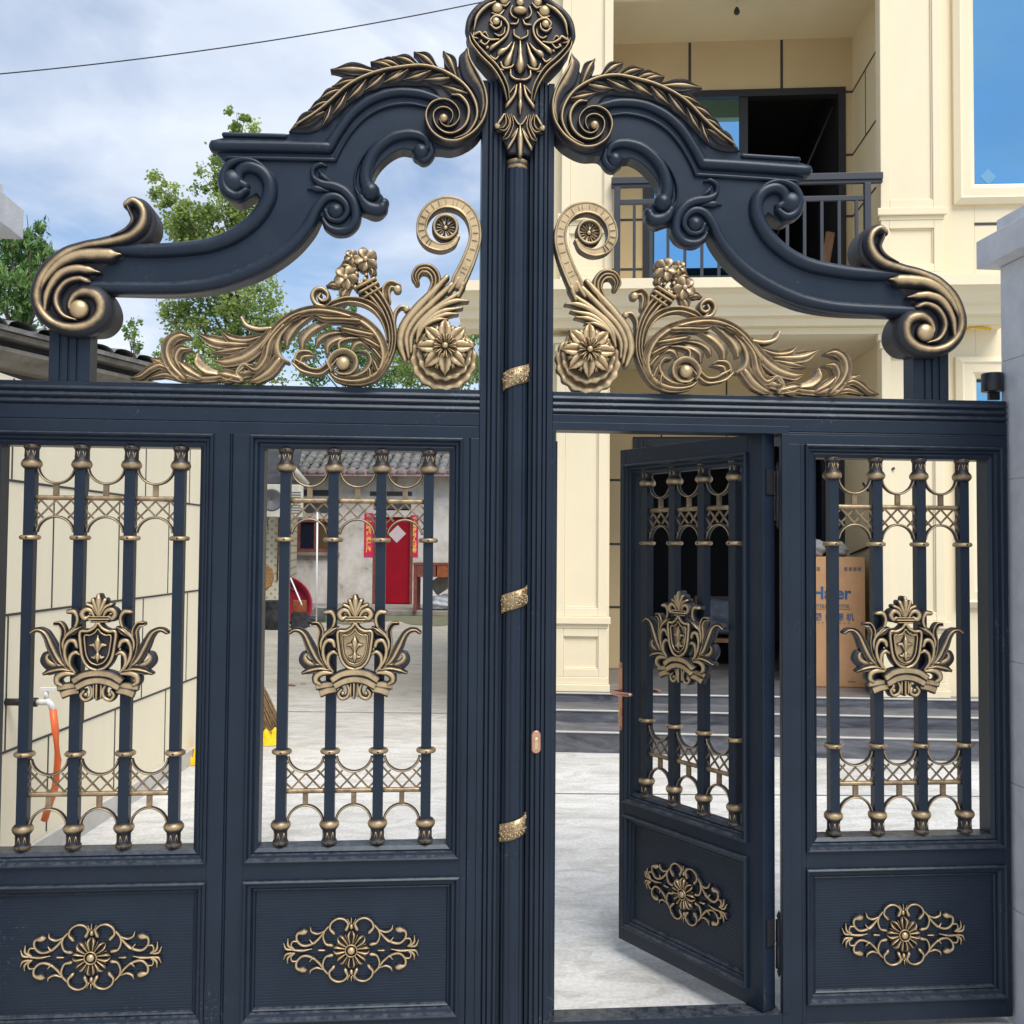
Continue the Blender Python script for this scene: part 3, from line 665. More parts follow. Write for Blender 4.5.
# the outline is measured on its left side and mirrored on the crest's own axis
crest = MB().plate(hp+[(2*kx-x, z) for x, z in reversed(hp)], -.03, .055, .006, .06)
crest = part('crest', crest, M['bronze'], left, rel=LO)
def crest_half(mb):
    st = lambda p, w, *a, **k: KR.st(mb, p, [q*1.32 for q in w], *a, yb=-.02, **k)
    st([(345, -50), (255, 22), (165, 78), (100, 155), (68, 260), (82, 350)], [20, 24, 26, 26, 20, 10], .020, 'round', .0, g0=.0, g1=.35)
    st([(300, 38), (215, 85), (145, 165), (118, 270)], [9, 15, 15, 8], .020, 'round', -.004)
    st([(82, 300), (110, 380), (190, 480), (290, 580), (355, 680), (392, 770), (408, 860)], [10, 18, 22, 22, 20, 18, 12], .022, 'groove', .0)
    KR.ball(mb, (315, 82), 50, -.006, yb=-.02); KR.ball(mb, (375, 12), 40, -.006, yb=-.02)
    st([(270, 120), (330, 140), (375, 95)], [8, 12, 6], .012); st([(340, 45), (385, 62), (425, 25)], [6, 10, 6], .012)
    KR.ball(mb, (305, 195), 36, -.008, yb=-.02)
    st([(275, 225), (258, 190), (300, 152), (365, 172), (410, 235), (395, 315), (335, 375), (268, 425)], [10, 11, 12, 12, 12, 12, 14, 20], .022)
    st([(295, 300), (330, 322), (372, 300), (382, 245)], [6, 9, 8, 5], .016)
    st([(255, 225), (300, 262), (345, 240), (350, 195)], [8, 11, 10, 6], .018)
    st([(330, 350), (250, 352), (190, 318), (165, 290), (120, 312)], [8, 10, 12, 12, 10], .016)
    st([(255, 350), (215, 395), (170, 372)], [6, 10, 8], .016); st([(240, 330), (215, 290), (190, 300)], [6, 9, 7], .014); st([(150, 340), (110, 330), (118, 290)], [6, 9, 7], .014)
    KR.ball(mb, (232, 410), 16, -.004, yb=-.02); KR.ball(mb, (135, 290), 13, -.004, yb=-.02); KR.ball(mb, (180, 355), 13, -.004, yb=-.02)
    st([(462, 372), (440, 450), (402, 545)], [6, 16, 32], .022); st([(440, 370), (400, 425), (345, 462)], [5, 14, 28], .022)
    st([(345, 545), (370, 592), (435, 585), (455, 560)], [10, 11, 11, 6], .014); st([(255, 488), (300, 520), (335, 480)], [8, 11, 6], .014); st([(300, 570), (330, 600), (370, 610)], [6, 9, 6], .012)
    st([(458, 272), (462, 315), (510, 345)], [8, 9, 9], .014)
    st([(430, 610), (432, 660), (470, 690), (510, 695)], [8, 12, 11, 10], .016)
    st([(445, 60), (428, 110), (445, 150), (480, 170)], [7, 9, 9, 8], .014); st([(430, 215), (480, 215), (500, 175)], [8, 10, 6], .014)
    st([(482, 738), (462, 825), (402, 908)], [9, 15, 17], .018); st([(470, 740), (425, 800)], [5, 8], .012)
    st([(375, 985), (340, 1040), (318, 1075)], [10, 13, 10], .014); KR.ball(mb, (318, 1080), 27, -.004, yb=-.01)
    st([(390, 980), (405, 1060), (375, 1110), (340, 1105)], [8, 16, 16, 8], .016, 'groove')
    st([(430, 985), (440, 1080), (400, 1170), (370, 1190)], [8, 14, 18, 8], .016, 'groove'); st([(455, 1000), (465, 1020), (490, 1060), (508, 1075)], [7, 9, 9, 8], .012)
    st([(490, 1110), (465, 1180), (415, 1265)], [8, 14, 14], .016); st([(478, 1120), (455, 1160), (440, 1180)], [5, 8, 6], .012)
cr = sym(crest_half, kx)
cx0 = 510
for a, b, w, h in (((cx0, 372), (cx0, 590), [11, 27, 52], .032), ((cx0, 735), (cx0, 880), [14, 22, 18], .020), ((cx0, 850), (cx0, 985), [12, 27, 10], .024), ((cx0, 1090), (cx0, 1330), [10, 34, 28], .022)):
    KR.st(cr, [a, ((a[0]+b[0])/2, (a[1]+b[1])/2), b], w, h, 'round', -.003, -.02)
KR.ball(cr, (cx0, 108), 62, -.010, ry=.02, rz=.014, yb=-.02); KR.ball(cr, (cx0, 38), 34, -.012, yb=-.02); KR.ball(cr, (cx0, -40), 44, -.012, yb=-.02)
part('shell_relief', cr, M['bronze'], crest, rel=LO)
x, z = G(518, 163, -.03)
part('collar', MB().lathe([(.030, -.018), (.0355, -.016), (.035, -.006), (.033, 0), (.035, .008), (.0355, .015), (.030, .018)], (XC-.003, .0, z), 28, 'z', [.3, .8, .7, .3, .7, .8, .3]), M['bronze'], crest, rel=LO)

# ================================================================== arch with its gilt scrolls (left one measured, right one mirrored)
YA = -.012                                             # front face of the arch body
CA = Crop(20, 180, .15625, YA); CB = Crop(180, 120, .15625, YA); CC = Crop(280, 40, .1171875, YA); CD = Crop(380, 40, .1171875, YA); CE = Crop(290, 120, .15625, YA)
CQ = Crop(0, 0, 1, YA)
outl = [(75, 252), (110, 244), (150, 243.2), (180, 243), (211, 240), (231.6, 231.7), (247, 220), (256, 208), (259.5, 198), (256.6, 193.6), (250, 198), (241, 203.2), (231.6, 201), (224.5, 193.4), (221.5, 182.5), (223.8, 171.6), (226.5, 165), (224, 161), (215.5, 151.5), (213.5, 145), (215.2, 139), (223.6, 137.2), (224, 131.9), (286, 133.9), (296, 129), (309, 119.7), (330.4, 104), (350.3, 87.5), (376, 77), (397, 72.5), (426.9, 71.5), (444.5, 76), (462, 87), (473, 101), (479, 118), (478, 132), (468, 144), (452, 150), (436, 149), (430, 153), (422, 158.5), (414.5, 155), (411.5, 150), (402, 149), (391, 154), (381, 163), (374.5, 173), (372.6, 182), (378, 190), (384, 198), (386, 206), (381, 213.5), (373, 215), (365, 212), (359.5, 210), (358, 219), (351.5, 228), (341, 231.5), (331, 228), (324, 221), (321, 216), (312.8, 232), (295.6, 251.5), (273.7, 267.5), (255, 277), (242, 281.5), (215.5, 289.5), (178.8, 293.4), (130, 292.7), (75, 291)]
def smooth_out(px, per=4, corner=50., y=YA):
    """closed outline, rounded through its points; sharp turns stay corners"""
    P = np.array([G(a, b, y) for a, b in px]); n = len(P); out = []; sharp = []
    for i in range(n):
        a = P[i]-P[i-1]; b = P[(i+1) % n]-P[i]; c = np.dot(a, b)/(np.linalg.norm(a)*np.linalg.norm(b)+1e-12); sharp.append(math.degrees(math.acos(max(-1, min(1, c)))) > corner)
    for i in range(n):
        p1, p2 = P[i], P[(i+1) % n]; L = np.linalg.norm(p2-p1)
        m1 = (P[(i+1) % n]-P[i-1])/2 if not sharp[i] else (p2-p1); m2 = (P[(i+2) % n]-P[i])/2 if not sharp[(i+1) % n] else (p2-p1)
        m1 = m1/(np.linalg.norm(m1)+1e-9)*L; m2 = m2/(np.linalg.norm(m2)+1e-9)*L
        for k in range(per):
            t = k/per; out.append((2*t**3-3*t*t+1)*p1+(t**3-2*t*t+t)*m1+(-2*t**3+3*t*t)*p2+(t**3-t*t)*m2)
    return [tuple(q) for q in out]
def arch_body(): return MB().plate(smooth_out(outl), YA, YA+.072, .004, .0)
def arch_rails():
    mb = MB(); k = dict(yb=.01, g0=0, g1=0)
    B = lambda *a, **q: CB.st(mb, *a, **{**k, **q}); E_ = lambda *a, **q: CE.st(mb, *a, **{**k, **q}); C_ = lambda *a, **q: CC.st(mb, *a, **{**k, **q}); D_ = lambda *a, **q: CD.st(mb, *a, **{**k, **q}); Q_ = lambda *a, **q: CQ.st(mb, *a, **{**k, **q})
    # lower rail, running up into the volute
    Q_([(85, 287.5), (130, 288.2), (179, 288), (214, 283.5), (241, 275), (268, 262.5), (290, 247), (307, 228), (317, 209), (326, 199), (337, 197.5), (346, 205), (347, 214), (340, 221), (330, 219.5), (325.5, 211)], [6.2, 6.4, 6.4, 6.6, 6.8, 6.8, 6.6, 6.2, 5.4, 4.8, 4.5, 4, 3.6, 3.4, 3.2, 2.5], .020, 'plain', per=6)
    CE.ball(mb, (293, 590), 52, -.004, 0, ry=.024)
    E_([(232, 300), (195, 290), (150, 318), (152, 372), (200, 412), (290, 432), (360, 470), (412, 545), (420, 640), (375, 703), (305, 716), (245, 690), (213, 640)], [8, 16, 18, 18, 30, 34, 34, 34, 34, 32, 30, 24, 14], .020, 'plain')
    E_([(115, 445), (175, 446), (250, 462)], [5, 26, 8], .016, 'plain'); E_([(185, 330), (215, 372), (290, 425)], [6, 22, 8], .022, 'plain')
    # inner arch rail with its end volutes
    E_([(845, 205), (880, 180), (872, 135), (820, 102), (740, 95), (650, 118), (565, 180), (510, 260), (486, 345), (490, 410), (520, 460)], [14, 24, 30, 34, 36, 38, 40, 42, 44, 46, 40], .024, 'plain')
    E_([(800, 72), (700, 75), (580, 125), (480, 220), (425, 325), (418, 430), (455, 510)], [7, 9, 10, 10, 10, 10, 14], .014, 'plain')
    CE.ball(mb, (515, 465), 62, -.006, 0, ry=.03); E_([(455, 500), (500, 560), (575, 575), (605, 530)], [30, 46, 46, 30], .022, 'plain'); CE.ball(mb, (838, 212), 52, -.008, 0, ry=.024)
    E_([(895, 150), (905, 215), (860, 262), (805, 240)], [20, 26, 28, 16], .018, 'plain')
    # upper limb rail with its volute
    Q_([(110, 251), (150, 251), (180, 249.5), (211, 245.2), (236, 235), (256, 219.5), (268, 201), (270, 185), (263, 173), (250, 167.5), (240, 172), (238.5, 182), (246, 187)], [5.6, 7.4, 7.6, 7.8, 8, 8.2, 8, 7.6, 7, 6.6, 6, 5.6, 4.5], .026, 'plain')
    B([(600, 420), (560, 335), (480, 275), (390, 265), (310, 305), (278, 390), (305, 465), (370, 495), (425, 460)], [14, 18, 20, 24, 30, 36, 38, 34, 24], .030, 'plain'); CB.ball(mb, (330, 400), 82, -.002, 0, ry=.030)
    # ledge and the moulding that follows the crown of the arch
    lz = [(215.5, 146.5), (250, 147), (290, 147.5), (328, 148.5)]
    Q_(lz, [6.4, 6.4, 6.4, 6.4], .024, 'plain'); Q_([(227, 158.5), (290, 159.5), (335, 160.5)], [2.4, 2.4, 2.4], .012, 'plain'); Q_([(224.5, 134.8), (285, 136.4)], [2.6, 2.6], .008, 'plain')
    Q_([(328, 148.5), (338, 133), (352, 114.5), (370, 101), (392, 93.5), (415, 93.5), (432, 98), (450, 106)], [6.4, 5.6, 5.4, 5.2, 5, 5, 4.6, 3.5], .020, 'plain')
    Q_([(335, 160.5), (341, 149), (352, 132), (367, 117), (386, 107.5), (408, 104.5), (428, 108)], [2.4, 1.8, 1.8, 1.8, 1.8, 1.8, 1.5], .012, 'plain')
    return mb
def end_scroll():
    mb = MB(); Y = YA-.014
    sil = [(124.7, 203.4), (127.5, 199.3), (135.6, 197.6), (145, 200.5), (153, 209), (157, 221), (155.5, 232), (149, 240.5), (140, 247), (128, 252), (124, 258), (108, 264), (100, 272), (90, 283), (104, 288), (112, 298), (116, 311), (113.5, 323), (103, 332.5), (88, 334.5), (74, 335), (59, 330), (43.4, 320), (34.5, 309.7), (31.5, 292.5), (37.3, 273.8), (51, 257), (70, 245.8), (90, 240), (113.8, 234), (127.8, 226.9), (131.5, 217.5), (130, 211)]
    mb.plate(smooth_out(sil), Y+.006, YA+.082, .008, .08)
    st = lambda *a, **k: CA.st(mb, *a, yb=.0, **k)
    st([(700, 170), (738, 152), (788, 190), (803, 250), (775, 320), (700, 375), (570, 408), (420, 435), (290, 490), (185, 590), (128, 720), (140, 830), (215, 920), (330, 962), (450, 950), (530, 890), (548, 810), (510, 745), (430, 722), (365, 750), (332, 815), (355, 870)], [30, 34, 38, 42, 44, 40, 34, 34, 42, 48, 46, 42, 40, 44, 50, 54, 54, 50, 42, 32, 24, 14], .030, 'ridge', -.016, per=6)
    st([(700, 178), (715, 215), (735, 275), (690, 335), (600, 372)], [8, 14, 16, 16, 8], .018, 'round', -.016, g0=0, g1=.45)
    st([(130, 790), (160, 680), (260, 560), (380, 500), (500, 490), (590, 492), (655, 488)], [16, 28, 38, 44, 48, 46, 8], .022, 'round', -.018)
    st([(178, 850), (200, 730), (275, 620), (370, 585), (450, 590), (525, 603)], [14, 26, 33, 34, 30, 6], .022, 'round', -.018)
    st([(445, 655), (390, 640), (310, 665), (255, 735), (250, 810), (295, 880), (370, 905)], [24, 25, 26, 28, 28, 22, 10], .020, 'ridge', -.018)
    CA.ball(mb, (392, 838), 62, -.020, ry=.022, yb=0.)
    return mb
def laurel():
    mb = MB(); Y = 0.
    disc = [(634+268*math.cos(k*PI/16), 705+238*math.sin(k*PI/16)) for k in range(32)]
    tail = smooth_out([(289, 132.5), (298, 121), (311, 110), (322, 99), (335, 88), (352, 82), (372, 73), (392, 66), (412, 64.5), (432, 66), (447, 70), (455, 72), (461, 62), (465, 54), (467.5, 56), (470.5, 71), (480, 84), (485, 98), (486, 112), (482, 130), (470, 142), (454, 147.5), (440, 145), (429, 136), (425.5, 122), (428, 108), (438, 97), (430, 88), (414, 87), (396, 87), (376, 90), (360, 97), (345, 109), (332, 121), (318, 131), (304, 134)], 3)
    mb.plate(tail, YA-.012, YA+.082, .006, .06)
    C_ = lambda *a, **q: CC.st(mb, *a, yb=YA+.02, **q); D_ = lambda *a, **q: CD.st(mb, *a, yb=YA+.02, **q)
    # leaves, upper row then lower row
    for a, b, w in (((370, 640), (105, 775), 56), ((440, 545), (248, 622), 36), ((540, 445), (332, 530), 40), ((700, 368), (450, 418), 38), ((830, 300), (438, 272), 56), ((990, 275), (778, 208), 42)):
        m_ = ((a[0]+b[0])/2, (a[1]+b[1])/2-10); C_([a, m_, b], [w*.45, w, 6], .020, 'leaf', -.012)
    for a, b, w in (((180, 258), (-20, 200), 42), ((330, 255), (108, 165), 44), ((480, 272), (292, 125), 50), ((645, 330), (540, 118), 52)):
        m_ = ((a[0]+b[0])/2+6, (a[1]+b[1])/2-12); D_([a, m_, b], [w*.45, w, 6], .020, 'leaf', -.013)
    for a, b, w in (((440, 580), (370, 742), 30), ((570, 470), (450, 652), 34), ((735, 362), (575, 532), 42), ((900, 300), (725, 447), 44), ((1040, 282), (885, 382), 40)):
        m_ = ((a[0]+b[0])/2+10, (a[1]+b[1])/2+12); C_([a, m_, b], [w*.4, w, 6], .018, 'leaf', -.010)
    for a, b, w in (((240, 275), (35, 378), 40), ((430, 285), (200, 360), 42), ((630, 335), (368, 355), 46), ((780, 485), (512, 400), 46)):
        m_ = ((a[0]+b[0])/2+8, (a[1]+b[1])/2+12); D_([a, m_, b], [w*.4, w, 6], .018, 'leaf', -.011)
    D_([(738, 92), (720, 190), (760, 320), (838, 440), (868, 560), (850, 680)], [8, 52, 62, 46, 30, 12], .020, 'cup', -.010)
    # stem and the spiral lines of the volute
    Q = lambda *a, **q: CQ.st(mb, *a, yb=YA+.02, **q)
    Q([(298, 128), (316, 117), (331, 105), (346, 91.5), (361, 82.5), (380, 75.5), (398, 72), (421, 70), (441, 74.5), (459, 85), (470, 97), (476, 111), (475.5, 124), (467, 137), (454, 142)], [1.5, 1.9, 1.9, 2, 2, 2, 2, 2, 2, 2.1, 2.2, 2.1, 2, 1.8, 1], .028, 'round', -.014)
    D_([(745, 110), (765, 210), (850, 365), (893, 480), (905, 590), (880, 705), (810, 805), (720, 870), (630, 898), (530, 880), (445, 820), (400, 735), (395, 655), (430, 585), (490, 548), (560, 543), (625, 575), (668, 635), (672, 700), (635, 755), (580, 775), (530, 752), (505, 705)], [8, 12, 14, 15, 16, 17, 17, 16, 15, 14, 14, 14, 13, 12, 10, 9, 9, 9, 9, 9, 9, 8, 6], .030, 'round', -.016)
    D_([(610, 500), (680, 515), (735, 575), (755, 650), (735, 740), (680, 800), (610, 828), (540, 815), (480, 765), (455, 695), (465, 640), (510, 608), (565, 608), (610, 640), (618, 690), (595, 735)], [10, 18, 20, 20, 18, 15, 13, 12, 11, 10, 9, 9, 9, 9, 8, 6], .026, 'round', -.016)
    CD.ball(mb, (541, 700), 38, -.026, ry=.02, yb=YA)
    return mb
# ------------------------------------------------------------------ open scrollwork under the arch
CG = Crop(240, 240, .15625, .0); CH = Crop(370, 190, .20505, .0); CP = Crop(130, 300, .15625, .0); CR_ = Crop(400, 300, .087891, .0); CS = Crop(270, 290, .12695, .0)
def acanthus():
    mb = MB()
    P_ = lambda *a, **q: CP.st(mb, *a, yb=.035, **q); S_ = lambda *a, **q: CS.st(mb, *a, yb=.035, **q); G_ = lambda *a, **q: CG.st(mb, *a, yb=.035, **q); H_ = lambda *a, **q: CH.st(mb, *a, yb=.035, **q)
    # left run of leaves
    P_([(830, 440), (700, 470), (560, 492), (430, 500), (330, 495)], [40, 38, 30, 26, 22], .014, 'leaf', .006)
    P_([(0, 500), (70, 488), (130, 445), (190, 420), (250, 440)], [4, 18, 24, 24, 20], .014, 'leaf', .0); P_([(320, 495), (240, 478), (190, 482), (110, 505)], [26, 24, 18, 5], .013, 'leaf', .002)
    P_([(270, 430), (200, 402), (140, 376)], [34, 34, 8], .013, 'leaf', .004)
    P_([(335, 490), (275, 425), (243, 345), (262, 270), (320, 232), (378, 240)], [32, 38, 36, 36, 30, 12], .018, 'leaf', -.002)
    P_([(325, 440), (300, 380), (325, 322), (385, 318)], [16, 28, 30, 10], .016, 'leaf', -.004); P_([(440, 490), (370, 450), (322, 405)], [26, 36, 20], .014, 'leaf', -.002)
    P_([(560, 468), (490, 448), (442, 405), (438, 352)], [16, 28, 28, 10], .015, 'cup', .0)
    P_([(920, 175), (850, 280), (740, 365), (620, 400), (548, 390)], [20, 38, 42, 34, 8], .016, 'leaf', .0)
    P_([(980, 170), (900, 270), (870, 380), (810, 450), (740, 415)], [20, 28, 30, 26, 8], .016, 'leaf', -.004)
    P_([(950, 390), (890, 460), (820, 505), (775, 522)], [38, 40, 28, 8], .015, 'leaf', .0); P_([(720, 515), (695, 470), (725, 425), (780, 425)], [12, 18, 18, 10], .014, 'cup', -.002)
    P_([(845, 235), (750, 262), (650, 252), (592, 206)], [14, 26, 28, 6], .015, 'leaf', -.001); P_([(770, 285), (650, 282), (540, 268), (430, 215)], [18, 38, 40, 5], .015, 'leaf', .001); P_([(750, 305), (640, 322), (530, 338)], [12, 28, 8], .014, 'leaf', .0)
    P_([(905, 182), (820, 188), (748, 165), (716, 115)], [14, 18, 17, 13], .015, 'round', .003)
    P_([(700, 500), (620, 480), (560, 470)], [30, 34, 10], .015, 'leaf', -.002); P_([(720, 440), (640, 510), (560, 512)], [20, 20, 5], .012, 'leaf', .0)
    # the big spiral
    S_([(-60, 460), (20, 350), (100, 265), (210, 200), (340, 168), (480, 178), (620, 215), (740, 270), (835, 360), (885, 470), (885, 580), (835, 665), (740, 712), (630, 722), (530, 700), (480, 660)], [24, 30, 32, 34, 36, 40, 44, 46, 48, 48, 46, 44, 38, 30, 24, 14], .022, 'leaf', -.004)
    for pts, w in (([(335, 195), (215, 270), (140, 360), (130, 440)], [14, 30, 36, 12]), ([(480, 245), (350, 295), (258, 375), (248, 465)], [12, 30, 36, 16]), ([(590, 330), (470, 342), (385, 388), (362, 440)], [10, 17, 20, 9]), ([(650, 370), (540, 382), (455, 425), (448, 500)], [10, 22, 28, 12]), ([(795, 465), (735, 412), (675, 420), (640, 475)], [12, 22, 22, 10]), ([(160, 262), (75, 345), (42, 440), (65, 530), (140, 570)], [16, 32, 36, 34, 14])):
        S_(pts, w, .017, 'cup', -.001)
    S_([(700, 385), (620, 388), (552, 415), (548, 465), (570, 490)], [9, 13, 14, 12, 8], .015, 'round', -.004)
    S_([(700, 490), (758, 500), (788, 560), (755, 630), (685, 672), (600, 682)], [8, 16, 20, 20, 16, 8], .018, 'cup', -.008)
    for pts, w in (([(700, 250), (560, 240), (430, 236), (362, 205)], [26, 26, 24, 6]), ([(800, 360), (680, 335), (600, 318), (545, 305)], [26, 30, 26, 6]), ([(850, 450), (780, 410), (705, 378)], [24, 26, 6]), ([(870, 540), (830, 490), (790, 455)], [22, 24, 5]), ([(850, 640), (830, 590), (808, 545)], [22, 24, 5]), ([(790, 690), (790, 650), (770, 600)], [20, 22, 5]), ([(240, 215), (200, 232), (150, 262)], [16, 18, 6])):
        S_(pts, w, .018, 'leaf', -.014)
    CS.ball(mb, (578, 586), 56, -.016, ry=.022, yb=.03)
    S_([(490, 640), (470, 570), (525, 505), (600, 490), (665, 535), (672, 605), (630, 655), (560, 660), (515, 635)], [12, 20, 24, 24, 24, 22, 18, 14, 8], .020, 'cup', -.010)
    S_([(520, 540), (455, 605), (395, 645), (320, 640), (255, 612), (195, 570)], [22, 30, 30, 28, 38, 26], .016, 'groove', -.003); S_([(220, 560), (240, 515), (300, 505), (345, 515)], [34, 36, 28, 10], .015, 'groove', -.002)
    # horn of plenty and its tendrils
    G_([(870, 895), (930, 800), (972, 690), (972, 570), (938, 460), (880, 370), (815, 300)], [12, 26, 27, 30, 36, 46, 54], .024, 'flute', .0, Mx=16, tip=False)
    G_([(860, 330), (800, 275)], [10, 10], .02, 'round', .0) if False else None
    G_([(880, 285), (770, 345)], 13, .028, 'round', -.004); G_([(862, 258), (752, 316)], 15, .030, 'round', -.004); G_([(905, 315), (800, 375)], 10, .027, 'round', -.003)
    G_([(950, 640), (930, 540), (880, 455), (800, 402), (700, 385), (610, 405), (560, 432)], [14, 20, 24, 24, 22, 22, 14], .018, 'groove', .002)
    G_([(545, 432), (492, 415), (465, 365), (480, 325), (522, 314), (560, 342), (562, 378), (532, 394), (506, 374), (516, 350)], [14, 16, 17, 16, 15, 14, 13, 12, 11, 9], .018, 'round', .0)
    H_([(118, 660), (122, 605), (145, 572), (178, 572)], [8, 10, 10, 9], .015, 'round', .004); CH.ball(mb, (178, 580), 16, -.004, yb=.03)
    H_([(85, 540), (78, 490), (100, 462), (138, 472)], [18, 22, 20, 16], .016, 'groove', .003); CH.ball(mb, (134, 484), 20, -.004, yb=.03)
    # tall feathered volute
    for pts, w in (([(170, 830), (148, 750), (168, 660), (232, 575), (315, 490), (375, 425)], [12, 22, 24, 24, 20, 14]), ([(188, 815), (178, 720), (215, 640), (300, 555), (400, 460)], [10, 18, 20, 20, 16]), ([(200, 790), (205, 710), (262, 630), (350, 560), (440, 500)], [10, 16, 20, 20, 12]), ([(228, 740), (250, 660), (330, 580), (410, 545), (478, 542)], [10, 18, 20, 16, 6]), ([(235, 720), (270, 655), (345, 598), (450, 575)], [10, 18, 18, 6]), ([(238, 700), (290, 645), (360, 612), (428, 605)], [10, 17, 16, 6]), ([(232, 690), (280, 655), (330, 635), (378, 632)], [8, 15, 14, 5]), ([(430, 520), (450, 470), (460, 440)], [10, 18, 8]), ([(385, 500), (420, 450), (440, 415)], [10, 16, 8])):
        H_(pts, w, .018, 'round', .0)
    H_([(255, 580), (312, 480), (318, 425), (288, 388), (245, 388), (222, 420), (230, 452)], [12, 24, 28, 28, 25, 22, 14], .018, 'flute', .002, Mx=16)
    CHl = [(432, 448), (470, 370), (505, 275), (512, 200), (490, 130), (440, 82), (370, 66), (305, 88), (262, 140), (252, 205), (280, 258), (340, 284), (400, 268), (432, 225)]
    H_(CHl, [38, 35, 32, 30, 30, 30, 29, 28, 27, 26, 23, 19, 15, 8], .020, 'band', -.002, Mx=16)
    for k in range(22):                      # cross cuts along the band
        C2, W2 = catmull(CHl, [1]*len(CHl), 4); i = 2+int(k*1.9)
        if i+1 >= len(C2): break
        t = C2[i+1]-C2[i-1]; t /= np.hypot(*t); nn = np.array([-t[1], t[0]])*13
        H_([tuple(C2[i]-nn), tuple(C2[i]+nn)], 1.2, .016, 'round', -.003, per=3, g0=-.5, g1=-.3)
    mb.g = [.42+.54*q for q in mb.g]
    return mb
def volute_rosette():
    mb = MB()
    CH.st(mb, [(368+56*math.cos(k*PI/8), 185+56*math.sin(k*PI/8)) for k in range(17)], 10, .018, 'round', -.002, yb=.03, tip=False)
    for k in range(8):
        a = k*PI/4+.2; CH.st(mb, [(368+18*math.cos(a), 185+18*math.sin(a)), (368+46*math.cos(a), 185+46*math.sin(a))], [6, 11], .012, 'groove', .006, yb=.02)
    CH.ball(mb, (368, 185), 12, -.002, yb=.02); mb.g = [.35+.6*q for q in mb.g]; return mb
def big_rosette():
    mb = MB(); c0 = (497, 690); n = 96
    for (cx, cz, r, y, yb, ph, nn) in ((497, 655, 385, .006, .05, .0, 16), (505, 610, 320, -.008, .04, .2, 16)):
        q = MB(); pts = [];  vs = []; gg = []; x0, z0 = CR_.p((cx, cz))
        for k in range(n):
            a = 2*PI*k/n; w = math.sin(a*nn/1+ph)
            for rr, yy, g in ((r*.55, y+.008, .35), (r*.78, y+.002, .4), (r*(.92+.02*w), y-.006-.003*w, .85), (r*(.98+.035*w), y-.003, .6), (r*(.97+.035*w), yb-.01, .1), (r*.6, yb, .1)):
                vs.append((x0+rr*CR_.k*math.cos(a), yy, z0+rr*CR_.k*math.sin(a))); gg.append(g)
        m = 6; fs = [(k*m+j, k*m+j+1, ((k+1) % n)*m+j+1, ((k+1) % n)*m+j) for k in range(n) for j in range(5)]
        fs.append(tuple(k*m for k in range(n))); fs.append(tuple(k*m+5 for k in range(n)))
        mb.add(vs, fs, gg, True)
    S_ = lambda *a, **q: CR_.st(mb, *a, yb=.0, **q); cx, cz = 510, 548
    for k in range(8):
        a = k*PI/4; ca, sa = math.cos(a), math.sin(a)
        rot = lambda u, v: (cx+u*ca-v*sa, cz+u*sa+v*ca)
        for sg in (1, -1):
            S_([rot(115, 50*sg), rot(185, 88*sg), rot(232, 84*sg)], [26, 30, 16], .018, 'round', -.010)
        S_([rot(95, 0), rot(190, 0), rot(250, 0), rot(318, 0)], [58, 76, 56, 6], .022, 'vee', -.016)
    for k in range(8):
        a = k*PI/4+PI/8; S_([(cx+48*math.cos(a), cz+48*math.sin(a)), (cx+110*math.cos(a), cz+110*math.sin(a))], [18, 42], .022, 'groove', -.032)
    CR_.ball(mb, (cx, cz), 36, -.050, ry=.01, yb=-.02); mb.g = [.36+.60*q for q in mb.g]; return mb
def flowers():
    mb = MB(); G_ = lambda *a, **q: CG.st(mb, *a, yb=.03, **q)
    for a, b, c, w in (((640, 300), (600, 288), (556, 296), 22), ((690, 310), (665, 345), (650, 382), 34), ((735, 165), (705, 130), (688, 95), 26), ((720, 180), (680, 165), (645, 170), 38), ((830, 180), (850, 205), (840, 240), 26), ((720, 210), (735, 190), (755, 185), 34)):
        G_([a, b, c], [w*.6, w, 6], .014, 'leaf', .0)
    for cx, cz, r0 in ((678, 245, 0.2), (805, 130, .6), (715, 115, .3)):
        s = 1. if cx != 715 else .62
        for k in range(5):
            a = r0+k*2*PI/5; G_([(cx+14*s*math.cos(a), cz+14*s*math.sin(a)), (cx+46*s*math.cos(a), cz+46*s*math.sin(a))], [16*s, 34*s], .014, 'cup', -.010)
        CG.ball(mb, (cx, cz), 18*s, -.020, yb=.0)
    rr = random.Random(3)
    for k in range(14): CG.ball(mb, (rr.uniform(715, 820), rr.uniform(215, 305)), 13, -.004-rr.random()*.006, yb=.03)
    mb.g = [.42+.54*q for q in mb.g]
    return mb
def fixed(mbs, xs): return mbs
ARCH = dict(body=arch_body(), rails=arch_rails(), end=end_scroll(), laurel=laurel(), acan=acanthus(), vr=volute_rosette(), br=big_rosette(), fl=flowers())
